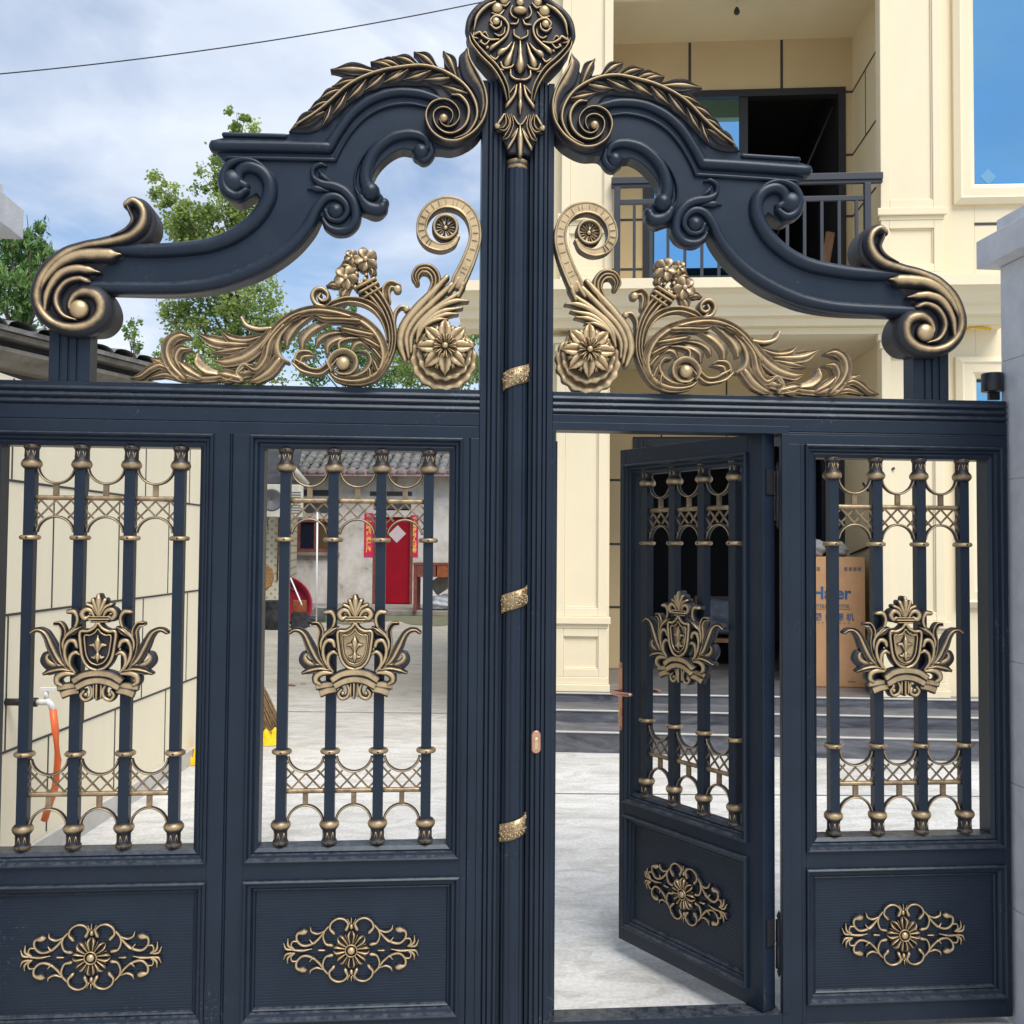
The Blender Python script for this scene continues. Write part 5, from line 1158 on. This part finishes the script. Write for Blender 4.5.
# ================================================================== old house at the back of the yard
OA = -math.radians(9.3); 
o0 = PT(372, 603, 27.); oy = 23.9
OX = lambda px, py, d=27.: PT(px, py, d)
OO = (o0[0], o0[1], 0)
old = thing('old_house', 'old whitewashed house with grey tiled roof and a red door at the yard end', 'house', OO, OA)
co, so = math.cos(OA), math.sin(OA)
def ol(px, py, v=0.):
    """photo point -> (u, z) on the old house's front plane (v behind it)"""
    d = ray(px, py); n = np.array([-so, co, 0]); p0 = np.array(OO)+n*v; t = ((p0-CAM)@n)/(d@n); q = CAM+t*d-np.array(OO); return (q[0]*co+q[1]*so, q[2])
D0 = ol(372, 603); D1 = ol(411, 517); zs = D0[1]
wn0 = ol(297, 552); wn1 = ol(336, 519); ev = ol(400, 470)[1]
wl = MB()
uL, uR = -6.5, 6.0
du0, du1 = D0[0], D1[0]; dz1 = D1[1]
wl.box(uL, wn0[0], 0, .3, 0, ev); wl.box(wn0[0], wn1[0], 0, .3, 0, wn0[1]); wl.box(wn0[0], wn1[0], 0, .3, wn1[1], ev); wl.box(wn1[0], du0, 0, .3, 0, ev); wl.box(du0, du1, 0, .3, dz1+.45, ev); wl.box(du0, du1, .0, .3, dz1, dz1+.18); wl.box(du1, uR, 0, .3, 0, ev)
wl.box(uL, uR, 5, 5.3, 0, ev); wl.box(uL, uL+.3, .3, 5, 0, ev); wl.box(uR-.3, uR, .3, 5, 0, ev)
part('wall', wl, M['oldplaster'], old)
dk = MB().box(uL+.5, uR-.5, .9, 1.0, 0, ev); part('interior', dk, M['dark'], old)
dr = part('door', MB().box(du0+.28, du1-.02, .06, .11, zs, dz1), M['reddoor'], old)
part('door_frame', MB().box(du0, du0+.13, .0, .2, zs, dz1).box(du1-.019, du1+.06, -.02, .2, zs, dz1).box(du0+.13, du0+.28, .02, .2, zs, dz1), M['redwood'], dr)
pc = ol(391, 534)
pp = MB().obox((pc[0]+.16, .05, pc[1]), (.125, 0, .125), (0, .003, 0), (-.115, 0, .115)); part('door_paper', pp, M['paper'], dr)
slots = MB()
for (a, b) in (((370, 491.5), (412, 496)), ((385, 503), (411, 509))):
    p, q = ol(*a), ol(*b); slots.box(p[0], q[0], -.01, .02, q[1], p[1])
for (a, b) in (((303, 490), (332, 496)), ((302, 503), (332, 513))):
    p, q = ol(*a), ol(*b); slots.box(p[0], q[0], -.01, .02, q[1], p[1])
part('vent_slots', slots, M['dark'], old)
wf = MB(); a, b = wn0, wn1; wf.frame(a[0], b[0], a[1], b[1], [(0, .0), (0, -.06), (.09, -.06), (.09, .06), (0, .06)]); mxx = (a[0]+b[0])/2; wf.box(mxx-.06, mxx+.06, -.05, .05, a[1]+.09, b[1]-.09)
wo = part('window', wf, M['redwood'], old); pn_ = MB().box(a[0]+.09, mxx-.06, .0, .02, a[1]+.09, b[1]-.09); part('pane', pn_, M['darkglass'], wo); part('pane', MB().box(mxx+.06, b[0]-.09, .0, .02, a[1]+.09, b[1]-.09), M['brownglass'], wo)
part('sill', MB().box(a[0]-.12, b[0]+.12, -.12, .0, a[1]-.09, a[1]-.001), M['oldstone'], wo)
# couplets either side of the door
for nm, pa, pb, chars in (('door_couplet', (364.5, 513), (373, 557), '春满乾坤福满门'), ('door_couplet', (410.5, 515), (418, 557), '天增岁月人增寿')):
    p, q = ol(*pa), ol(*pb); cp = part(nm, MB().box(p[0], q[0], -.012, -.002, q[1], p[1]), M['paperred'], old, label='left red paper strip' if pa[0] < 400 else 'right red paper strip')
    h = (p[1]-q[1])/8.2
    for i, ch_ in enumerate(chars):
        text('lettering', ch_, h*.98, ((p[0]+q[0])/2, -.014, p[1]-h*(i+1.25)), M['goldink'], cp, .001, .006, align='CENTER')
# roof: rows of round clay tiles sloping up and back
rf = MB(); pitch = math.radians(27); ez0 = ev+.05; L = 4.2; ux = uL-.5; i = 0
sl_ = np.array([0, math.cos(pitch), math.sin(pitch)]); nl_ = np.array([0, -math.sin(pitch), math.cos(pitch)])
rr = random.Random(2)
while ux < uR+.5:
    for r_ in range(13):
        s0 = r_*.32-.55; w_ = .125+rr.uniform(-.01, .01); lift = .02+rr.uniform(0, .03); vs = []; K = 7; sk = rr.uniform(-.02, .02)
        for (s_, rad, up) in ((s0, w_, .045+lift), (s0+.40, w_*.85, lift)):
            for k in range(K+1):
                an = PI*k/K; p = np.array([ux+sk-rad*math.cos(an), 0, ez0])+sl_*s_+nl_*(rad*.8*math.sin(an)+up); vs.append(p)
        n_ = K+1; fs = [(k, k+1, n_+k+1, n_+k) for k in range(K)]+[tuple(range(n_))]
        rf.add(vs, fs, None, True)
    ux += .27; i += 1
a = np.array([uL-.6, 0, ez0])+sl_*(-.55); 
rf.add([(uL-.6, *(np.array([0., ez0])+np.array([sl_[1], sl_[2]])*-.5)), (uR+.6, *(np.array([0., ez0])+np.array([sl_[1], sl_[2]])*-.5)), (uR+.6, *(np.array([0., ez0])+np.array([sl_[1], sl_[2]])*3.6)), (uL-.6, *(np.array([0., ez0])+np.array([sl_[1], sl_[2]])*3.6))], [(0, 1, 2, 3)])
ro = part('roof', rf, M['tileroof'], old)
part('fascia', MB().box(uL-.5, uR+.5, -.50, -.44, ev-.20, ev-.02).box(uL-.5, uR+.5, -.44, -.001, ev-.05, ev-.02), M['pinkfascia'], ro)
part('plinth', MB().box(uL, uR, -2.7, -.001, 0, zs-.02), M['oldstone'], old, .02)
# moss strip and things lying in front
ms = MB(); p0, p1 = ol(230, 622, -1.05), ol(470, 622, -1.05); n = 60; vs = []
rr = random.Random(4)
for i in range(n+1):
    u = uL+(uR-uL)*i/n
    for v in (-2.702, -5.2+.5*math.sin(i*.7)+rr.uniform(-.4, .4)): vs.append((OO[0]+u*co-v*so, OO[1]+u*so+v*co, .006))
ms.add(vs, [(2*i, 2*i+1, 2*i+3, 2*i+2) for i in range(n)])
structure('moss_strip', ms, M['moss'], 'stuff')

def gp(px, py, z=0.):
    d = ray(px, py); t = (z-CAM[2])/d[2]; q = CAM+t*d; return q
# side table with drawers by the old house
q = gp(436, 611, zs-.02); T = thing('drawer_table', 'worn red brown table with two drawers against the old wall', 'table', (q[0], q[1]+.2, zs-.02), OA)
s = 27/1000.
part('top', MB().box(-.52, .62, -.3, .3, 1.10, 1.16), M['redwood'], T)
part('drawer', MB().box(-.44, .03, -.29, .28, .82, 1.099), M['redwood'], T); part('drawer', MB().box(.06, .54, -.29, .28, .82, 1.099), M['rustbox'], T)
for sx in (-.47, .57):
    for sy in (-.25, .25): part('leg', MB().box(sx-.04, sx+.04, sy-.04, sy+.04, 0, 1.099), M['redwood'], T)
q = gp(443, 609, zs-.02)
blob('rubbish_bag', (q[0], q[1]-.35, zs+.16), .27, M['bag'], 'white plastic rubbish bag under the drawer table', 'bag', 12, (1.3, .9, .75))
cr_ = MB().obox((q[0]-.05, q[1]-.2, zs+.62), (.20, 0, .14), (-.02, .22, 0), (-.10, 0, .14)); single('grey_crate', cr_, M['oldstone'], 'grey crate tipped on the rubbish bag under the table', 'crate')
# pile in front of the left side house
q = gp(285, 628); 
ba = thing('plastic_basin', 'large crimson plastic basin leaning upright on the junk pile', 'basin', (q[0], q[1], 0))
c_ = PT(283, 607, 22.6)
bm_ = MB().lathe([(.02, .0), (.52, .0), (.56, .04), (.64, .22), (.68, .23), (.68, .21), (.64, .19), (.55, .02)], (0, 0, 0), 36)
bm_.xform(lambda x, y, z: (c_[0]+x, c_[1]-z*.9+y*.2, c_[2]+y*.98+z*.2)); part('shell', bm_, M['basin'], ba, rel=(q[0], q[1], 0))
part('foot_ring', MB().tube([(c_[0]+.46*math.cos(k*PI/8), c_[1]+.02, c_[2]+.46*math.sin(k*PI/8)) for k in range(17)], .015, 6), M['basin'], ba, rel=(q[0], q[1], 0))
c_ = PT(263, 577, 20.6)
wk = MB().lathe([(.02, .0), (.24, .01), (.28, .05), (.29, .08), (.24, .06), (.02, .04)], (0, 0, 0), 28); wk.xform(lambda x, y, z: (c_[0]+x*.8-z*.3, c_[1]+x*.5-z*.9, c_[2]+y))
single('wicker_basket', wk, M['wicker'], 'round flat wicker basket propped up on the pile', 'basket')
q = gp(276, 630); br_ = MB().lathe([(.20, 0), (.235, .02), (.24, .30), (.25, .55), (.255, .56), (.24, .575), (.05, .575)], (q[0]-.05, q[1]+.2, 0), 24); single('dark_barrel', br_, M['grime'], 'grey lidded barrel standing below the wicker basket', 'barrel')
q = gp(296, 629); rb = thing('stove_box', 'rust orange metal box on the dark junk pile', 'box', (q[0], q[1]+.3, 0))
part('body', MB().box(-.10, .16, -.12, .12, .32, .56), M['rustbox'], rb, .01); part('base', MB().box(-.13, .19, -.15, .15, .0, .319), M['grime'], rb, .02)
for k, (px, py, r_) in enumerate(((300, 627, .17), (310, 624, .13), (267, 628, .14))):
    q = gp(px, py); blob('junk_sack', (q[0], q[1]+.1, r_*.55), r_, M['grime'], ['black lumpy sack in front of the rusty box', 'small dark sack beside the white pole', 'dark sack left of the grey barrel'][k], 'sack', 20+k, (1.3, 1, .8), 'junk sacks by the side house')
q = gp(316, 626); single('white_pole', MB().tube([(q[0], q[1]+.05, 0), (q[0]-.01, q[1]+.05, 2.43)], .018, 10).lathe([(.09, 0), (.09, .03), (.03, .05)], (q[0], q[1]+.05, 0), 14), M['white'], 'thin white pole standing in front of the old house window', 'pole')
q = gp(320, 622); bk = MB().lathe([(.11, 0), (.14, .30), (.15, .31), (.15, .33), (.13, .32), (.105, .02)], (q[0], q[1]+.1, 0), 18); single('plastic_bucket', bk, M['bundle'], 'pale grey bucket beside the foot of the white pole', 'bucket')
q = gp(300, 625); a_ = PT(290.5, 578, 20.2); b_ = PT(299, 598, 20.0); single('white_batten', MB().tube([a_, b_*.5+a_*.5, b_, b_+(b_-a_)*.35], .016, 6), M['white'], 'thin white batten leaning across the crimson basin', 'batten')
# side house with patterned tiles and the fan unit of an air conditioner
q0 = gp(262, 624); q1 = gp(303, 622)
SO = (q0[0], q0[1]+.6, 0); sd_ = thing('side_house', 'low side house clad in patterned beige tiles with a dark eave', 'house', SO, 0.08)
part('wall', MB().box(-4.5, .46, 0, 4.0, 0, 3.1), M['pattern'], sd_)
ev2 = MB().prof([(-.75, 2.92), (-.75, 3.02), (4.2, 4.9), (4.2, 4.8)], -4.8, .62, 'x'); ev2.box(-4.6, .55, -.20, -.001, 2.86, 2.98)
part('roof', ev2, M['slab_and_shade'], sd_)
part('gutter', MB().tube([(.30, -.85, 3.62), (.86, -.70, 2.98)], .07, 8), M['acwhite'], sd_)
part('red_conduit', MB().tube([(.22, -.03, .9), (.24, -.03, 2.4)], .016, 6), M['redwood'], sd_)
A0 = PT(264, 517, 21.2); aw_ = 38*.0212; ah = 33*.0212
ac = thing('fan_unit', 'outdoor air conditioner unit fixed under the eave of the side house', 'air conditioner', tuple(A0), 0.08)
part('casing', MB().box(0, aw_, 0, .30, 0, ah), M['acwhite'], ac, .015); part('grille', MB().lathe([(.02, .0), (.03, .012), (.20, .008), (.215, .02), (.24, .0)], (.15, -.0005, ah*.52), 28, 'y'), M['acdark'], ac)
lv_ = MB()
for k in range(9): lv_.box(.43, aw_-.05, -.006, .0, .08+k*.055, .105+k*.055)
part('louvre', lv_, M['acdark'], ac)
part('bracket', MB().box(.05, .08, .0, .40, -.04, -.001).box(aw_-.08, aw_-.05, .0, .40, -.04, -.001).tube([(.065, .02, -.03), (.065, .40, -.28)], .012, 6), M['acdark'], ac)
# scraps on the concrete
for k, (px, py) in enumerate(((291, 686), (303, 684), (262, 694), (268, 700), (325, 672))):
    q = gp(px, py); single('litter_scrap', cloth((q[0], q[1], .0), .035+.02*(k == 0), .03, .03, 40+k, 8), M['redwood'] if k == 0 else M['oldstone'], ['reddish scrap on the concrete left of the second window emblem', 'grey scrap beside the reddish one on the concrete', 'pale rubble piece nearest the twig broom top', 'grey rubble piece just behind the twig broom', 'tiny grey scrap alone on the open concrete'][k], 'litter', 'scraps on the yard')

# ================================================================== neighbour's eave beyond the wall (upper left)
ea, eb = PT(-30, 318, 6.9), PT(168, 369, 8.9)
ne = thing('neighbour_house', 'low neighbouring house with a weathered tile and cement eave beyond the cream wall', 'house', (ea[0], ea[1], 0))
d_ = eb-ea; L = np.linalg.norm(d_[:2]); dx = np.array([d_[0]/L, d_[1]/L, d_[2]/L]); nb = np.array([-d_[1]/L, d_[0]/L, 0.])   # away from the yard
def nep(s, n, z): return tuple(ea+dx*s+nb*n+np.array([0, 0, z]))
rel = (ea[0], ea[1], 0)
def strip(name, mb, m, par): return part(name, mb, m, par, rel=rel)
def slab(s0, s1, sec, m_=None):
    mb = MB(); n = len(sec); vs = [nep(s0, a, b) for a, b in sec]+[nep(s1, a, b) for a, b in sec]
    fs = [(i, (i+1) % n, n+(i+1) % n, n+i) for i in range(n)]+[tuple(range(n)), tuple(n+i for i in reversed(range(n)))]
    return mb.add(vs, fs)
rt = MB(); rr = random.Random(6); s = -1.5
while s < L+.1:
    K = 8; vs = []; ph = rr.uniform(-.02, .02)
    for (n_, up) in ((-.08, .0), (1.9, .25)):
        for k in range(K+1): an = PI*k/K; vs.append(nep(s-.13*math.cos(an), n_, up+.045*math.sin(an)+.0+ph*.4))
    rt.add(vs, [(k, k+1, K+2+k, K+1+k) for k in range(K)], None, True); s += .27
ro = strip('roof', join(rt, slab(-1.5, L, [(-.06, -.034), (-.06, .0), (1.9, .24), (1.9, .20)])), M['tileroof'], ne)
strip('eave', slab(-1.5, L-.02, [(-.02, -.075), (-.02, -.0355), (1.2, -.0355), (1.2, -.075)]), M['roofcement'], ne)
strip('soffit', slab(-1.5, L-.10, [(.10, -.135), (.10, -.0755), (1.2, -.0755), (1.2, -.135)]), M['slab_and_shade'], ne)  # dark band: shade of the recess below the eave, put into the colour
strip('cornice', slab(-1.5, L-.06, [(.02, -.165), (.02, -.1355), (.35, -.1355), (.35, -.25), (.20, -.25)]), M['roofcement'], ne)
strip('beam', slab(-1.5, L-.9, [(.38, -.45), (.38, -.36), (.60, -.36), (.60, -.45)]), M['roofcement'], ne)
strip('wall', slab(-1.5, L-.5, [(.62, -3.4), (.62, -.225), (.9, -.225), (.9, -3.4)]), M['slab_and_shade'], ne)
strip('gable_patch', slab(-.2, .75, [(.5, -3.4), (.5, -.50), (.6, -.46), (.6, -3.4)]), M['wallcream'], ne)
# overhead wire
a, b = PT(-60, 79, 9.0), np.array(hp3(-.30, 1.06, 6.93))
pts = []
for k in range(25):
    t = k/24; p = a*(1-t)+b*t; p[2] -= .10*4*t*(1-t); pts.append(p)
single('overhead_wire', MB().tube(pts, .0055, 6), M['cable'], 'dark wire crossing the sky from the left edge to the house', 'wire')

# ================================================================== trees
def tree(name, label, base, clumps, m, seed, leaf=.06, limbs=True, group='trees beyond the wall', droop=False, trunk_r=.12):
    """clumps: (x, y, z, rx, rz, count) in world metres"""
    rr = np.random.RandomState(seed); V = []; Fc = []; tint = []
    for (x, y, z, rx, rz, cnt) in clumps:
        cb_ = rr.uniform(.0, .45)
        nsub = max(4, int(cnt/55)); sub = rr.normal(0, .42, (nsub, 3))
        for s_ in sub:
            ls = rr.uniform(.10, .24); t0 = min(1, max(0, cb_+rr.uniform(-.15, .3)+.25*s_[2]))
            for _ in range(int(cnt/nsub)):
                d = rr.normal(0, ls, 3); c = np.array([x+(s_[0]+d[0])*rx, y+(s_[1]+d[1])*rx, z+(s_[2]+d[2])*rz])
                a = rr.normal(0, 1, 3); a[2] = a[2]*.5-(1.2 if droop else .3); a /= np.linalg.norm(a); b = np.cross(a, rr.normal(0, 1, 3)); b /= np.linalg.norm(b)
                L_ = leaf*rr.uniform(.7, 1.3)*(1.5 if droop else 1); W_ = leaf*rr.uniform(.35, .5)*(.55 if droop else 1); o = len(V)
                n_ = np.cross(a, b)*W_*.35
                V += [c-a*L_*.5, c+b*W_+n_, c+a*L_*.5, c-b*W_+n_]; Fc.append((o, o+1, o+2, o+3)); tint += [min(1, max(0, t0+rr.uniform(-.2, .25)))]*4
    t = thing(name, label, 'tree', tuple(base), group=group)
    me = bpy.data.meshes.new('crown'); me.from_pydata([tuple(v) for v in V], [], Fc); me.materials.append(m)
    at = me.attributes.new('tint', 'FLOAT', 'POINT'); at.data.foreach_set('value', tint)
    link('crown', me, t, rel=tuple(base))
    top = max(clumps, key=lambda c: c[2]); tb_ = MB(); b0 = np.array(base, float); tp = np.array([top[0], top[1], top[2]])
    k0 = [b0+(tp-b0)*q+np.array([rr.uniform(-.08, .08), rr.uniform(-.08, .08), 0])*(0 < q < 1) for q in np.linspace(0, 1, 8)]
    tb_.tube(k0, [trunk_r*(1-.92*q)+.006 for q in np.linspace(0, 1, 8)], 9)
    for (x, y, z, rx, rz, cnt) in clumps:
        c = np.array([x, y, z]); q = min(.9, max(.12, ((z-rz*.8-b0[2])/(tp[2]-b0[2]+1e-6))*.85)); s0 = b0+(tp-b0)*q; mid = (s0+c)/2+np.array([0, 0, -.06*np.linalg.norm(c-s0)])
        tb_.tube([s0, mid, c], [trunk_r*.32*(1-q*.6)+.006, trunk_r*.2*(1-q*.5)+.005, .005], 6)
        for _ in range(4):
            e = c+rr.normal(0, .5, 3)*np.array([rx, rx, rz]); tb_.tube([mid*.3+c*.7, e], [.008, .003], 4)
    part('trunk', tb_, M['bark'], t, rel=tuple(base))
    return t
def cl(px, py, rpx, cnt, d, seed=[0], asp=1.):
    seed[0] += 1; rr = random.Random(seed[0]); dd = d+rr.uniform(-.6, .6); p = PT(px, py, dd); return (p[0], p[1], p[2], rpx*dd/1000., rpx*dd/1000.*asp, cnt)
d = 17.
C = [(240, 122, 13, 60), (243, 140, 18, 110), (222, 158, 16, 90), (252, 156, 18, 120), (240, 172, 24, 170), (214, 182, 18, 110), (255, 190, 26, 190), (232, 205, 26, 190), (208, 212, 20, 120), (246, 225, 30, 200), (262, 250, 28, 170), (160, 186, 15, 70), (172, 200, 17, 100), (186, 214, 20, 130), (198, 230, 26, 180), (178, 232, 22, 140), (216, 246, 30, 200), (196, 256, 26, 150), (236, 270, 32, 190), (200, 285, 26, 120), (255, 300, 34, 220), (222, 305, 32, 210), (190, 308, 28, 170), (170, 314, 18, 90), (240, 330, 34, 230), (205, 335, 30, 190), (270, 335, 28, 170), (180, 352, 26, 130), (225, 358, 34, 210), (260, 362, 30, 190), (290, 322, 18, 80), (205, 378, 30, 160), (250, 388, 34, 160)]
tree('leafy_tree', 'tall loose yellow green tree seen through the left arch', PT(228, 560, d)*np.array([1, 1, 0]), [cl(a, b, r*.92, int(c*5), d) for a, b, r, c in C], M['leaf'], 1, .064)
d = 11.
C = [(10, 240, 22, 120), (32, 234, 18, 100), (48, 246, 16, 90), (15, 262, 28, 220), (40, 264, 24, 180), (5, 285, 26, 190), (30, 290, 24, 160), (12, 308, 20, 100), (-15, 255, 30, 200), (-30, 285, 30, 200), (35, 312, 12, 50), (50, 272, 14, 60)]
tree('drooping_tree', 'dense dark green tree with drooping leaves at the left edge', PT(-25, 480, d)*np.array([1, 1, 0]), [cl(a, b, r, int(c*3.5), d) for a, b, r, c in C], M['leafdark'], 2, .055, droop=True)
d = 19.
C = [(134, 326, 8, 45), (131, 338, 9, 60), (136, 350, 9, 60), (130, 362, 9, 60), (135, 376, 10, 60)]
tree('slim_tree', 'slim young tree rising behind the weathered eave', PT(133, 540, d)*np.array([1, 1, 0]), [cl(a, b, r, int(c*3), d, asp=1.3) for a, b, r, c in C], M['leafdark'], 3, .06, trunk_r=.05)
d = 21.
C = [(5, 325, 14, 70), (25, 330, 14, 70), (45, 322, 12, 60), (15, 345, 20, 120), (42, 342, 18, 100), (65, 335, 10, 50)]
tree('distant_tree', 'blue green distant tree just above the weathered eave', PT(20, 560, d)*np.array([1, 1, 0]), [cl(a, b, r, c*3, d) for a, b, r, c in C], M['leafdark'], 4, .07, trunk_r=.08)
d = 33.
C = [(318, 318, 14, 60), (345, 305, 10, 40), (330, 335, 20, 120), (308, 345, 20, 120), (355, 345, 20, 110), (380, 352, 22, 120), (340, 360, 24, 150), (305, 372, 24, 140), (370, 375, 26, 160), (400, 372, 24, 140)]
tree('leafy_tree', 'grey green tree behind the left scrollwork, above the old house', PT(350, 560, d)*np.array([1, 1, 0]), [cl(a, b, r, int(c*5), d) for a, b, r, c in C], M['leafdark'], 5, .11)
d = 30.
C = [(408, 330, 14, 70), (435, 325, 12, 60), (420, 350, 22, 130), (445, 345, 20, 120), (470, 340, 18, 90), (415, 372, 24, 160), (450, 372, 26, 180), (480, 368, 24, 150), (510, 375, 24, 150), (545, 382, 20, 140), (560, 395, 16, 100)]
tree('leafy_tree', 'bright green tree behind the round rosette, left of the centre post', PT(470, 560, d)*np.array([1, 1, 0]), [cl(a, b, r, int(c*6), d) for a, b, r, c in C], M['leaf'], 6, .10)

# ================================================================== sky, sun, camera
W = bpy.data.worlds.new('World'); S.world = W; W.use_nodes = True; nt = W.node_tree; bg = nt.nodes['Background']
SUN_EL, SUN_AZ = math.radians(56), math.radians(160)      # azimuth of the sun from +y, clockwise: behind the viewer, to the right
sky = nt.nodes.new('ShaderNodeTexSky'); sky.sky_type = 'NISHITA'; sky.sun_disc = False; sky.sun_elevation = SUN_EL; sky.sun_rotation = SUN_AZ
sky.air_density = 1.0; sky.dust_density = .6; sky.ozone_density = 1.6
tc = nt.nodes.new('ShaderNodeTexCoord'); sp = nt.nodes.new('ShaderNodeSeparateXYZ'); nt.links.new(tc.outputs['Generated'], sp.inputs[0])
zz = nt.nodes.new('ShaderNodeMath'); zz.operation = 'MAXIMUM'; zz.inputs[1].default_value = .02; nt.links.new(sp.outputs['Z'], zz.inputs[0])
za = nt.nodes.new('ShaderNodeMath'); za.operation = 'ADD'; za.inputs[1].default_value = .18; nt.links.new(zz.outputs[0], za.inputs[0])
dv = nt.nodes.new('ShaderNodeVectorMath'); dv.operation = 'DIVIDE'; cbn = nt.nodes.new('ShaderNodeCombineXYZ')
for k_ in 'XYZ': nt.links.new(za.outputs[0], cbn.inputs[k_])
nt.links.new(tc.outputs['Generated'], dv.inputs[0]); nt.links.new(cbn.outputs[0], dv.inputs[1])
n1 = nt.nodes.new('ShaderNodeTexNoise'); n1.inputs['Scale'].default_value = 1.55; n1.inputs['Detail'].default_value = 9; n1.inputs['Roughness'].default_value = .52; n1.inputs['Distortion'].default_value = .5
mpp = nt.nodes.new('ShaderNodeMapping'); mpp.inputs['Location'].default_value = (2.3, .7, 0); nt.links.new(dv.outputs[0], mpp.inputs['Vector']); nt.links.new(mpp.outputs[0], n1.inputs['Vector'])
r1 = nt.nodes.new('ShaderNodeValToRGB'); r1.color_ramp.elements[0].position = .40; r1.color_ramp.elements[1].position = .60
r1.color_ramp.elements[0].color = (.06, .06, .06, 1); r1.color_ramp.elements[1].color = (.96, .96, .96, 1); nt.links.new(n1.outputs['Fac'], r1.inputs['Fac'])
n2 = nt.nodes.new('ShaderNodeTexNoise'); n2.inputs['Scale'].default_value = 2.2; n2.inputs['Detail'].default_value = 8; n2.inputs['Roughness'].default_value = .52; nt.links.new(dv.outputs[0], n2.inputs['Vector'])
r2 = nt.nodes.new('ShaderNodeValToRGB'); r2.color_ramp.elements[0].position = .3; r2.color_ramp.elements[1].position = .68
r2.color_ramp.elements[0].color = (3.2, 3.85, 5.0, 1); r2.color_ramp.elements[1].color = (5.6, 6.0, 6.7, 1); nt.links.new(n2.outputs['Fac'], r2.inputs['Fac'])
mx = nt.nodes.new('ShaderNodeMixRGB'); nt.links.new(r1.outputs['Color'], mx.inputs['Fac']); nt.links.new(sky.outputs['Color'], mx.inputs['Color1']); nt.links.new(r2.outputs['Color'], mx.inputs['Color2'])
nt.links.new(mx.outputs['Color'], bg.inputs['Color']); bg.inputs['Strength'].default_value = .1
sl = bpy.data.lights.new('Sun', 'SUN'); sl.energy = 2.4; sl.angle = math.radians(36); sl.color = (1, .95, .88)
so_ = bpy.data.objects.new('Sun', sl); COL.objects.link(so_)
dirv = Vector((math.sin(SUN_AZ)*math.cos(SUN_EL), math.cos(SUN_AZ)*math.cos(SUN_EL), math.sin(SUN_EL)))
so_.rotation_euler = dirv.to_track_quat('Z', 'Y').to_euler(); so_.location = (0, -8, 12)
cam = bpy.data.cameras.new('Camera'); co_ = bpy.data.objects.new('Camera', cam); COL.objects.link(co_); S.camera = co_
cam.sensor_width = 36; cam.sensor_fit = 'HORIZONTAL'; cam.lens = 36*FOC/1024; cam.clip_end = 1000; cam.clip_start = .05
m3 = Matrix(((R2[0], U2[0], -F_[0], CAM[0]), (R2[1], U2[1], -F_[1], CAM[1]), (R2[2], U2[2], -F_[2], CAM[2]), (0, 0, 0, 1))); co_.matrix_world = m3
S.view_settings.view_transform = 'Standard'; S.view_settings.look = 'None'; S.view_settings.exposure = .75; S.view_settings.gamma = 1
S.cycles.max_bounces = 8
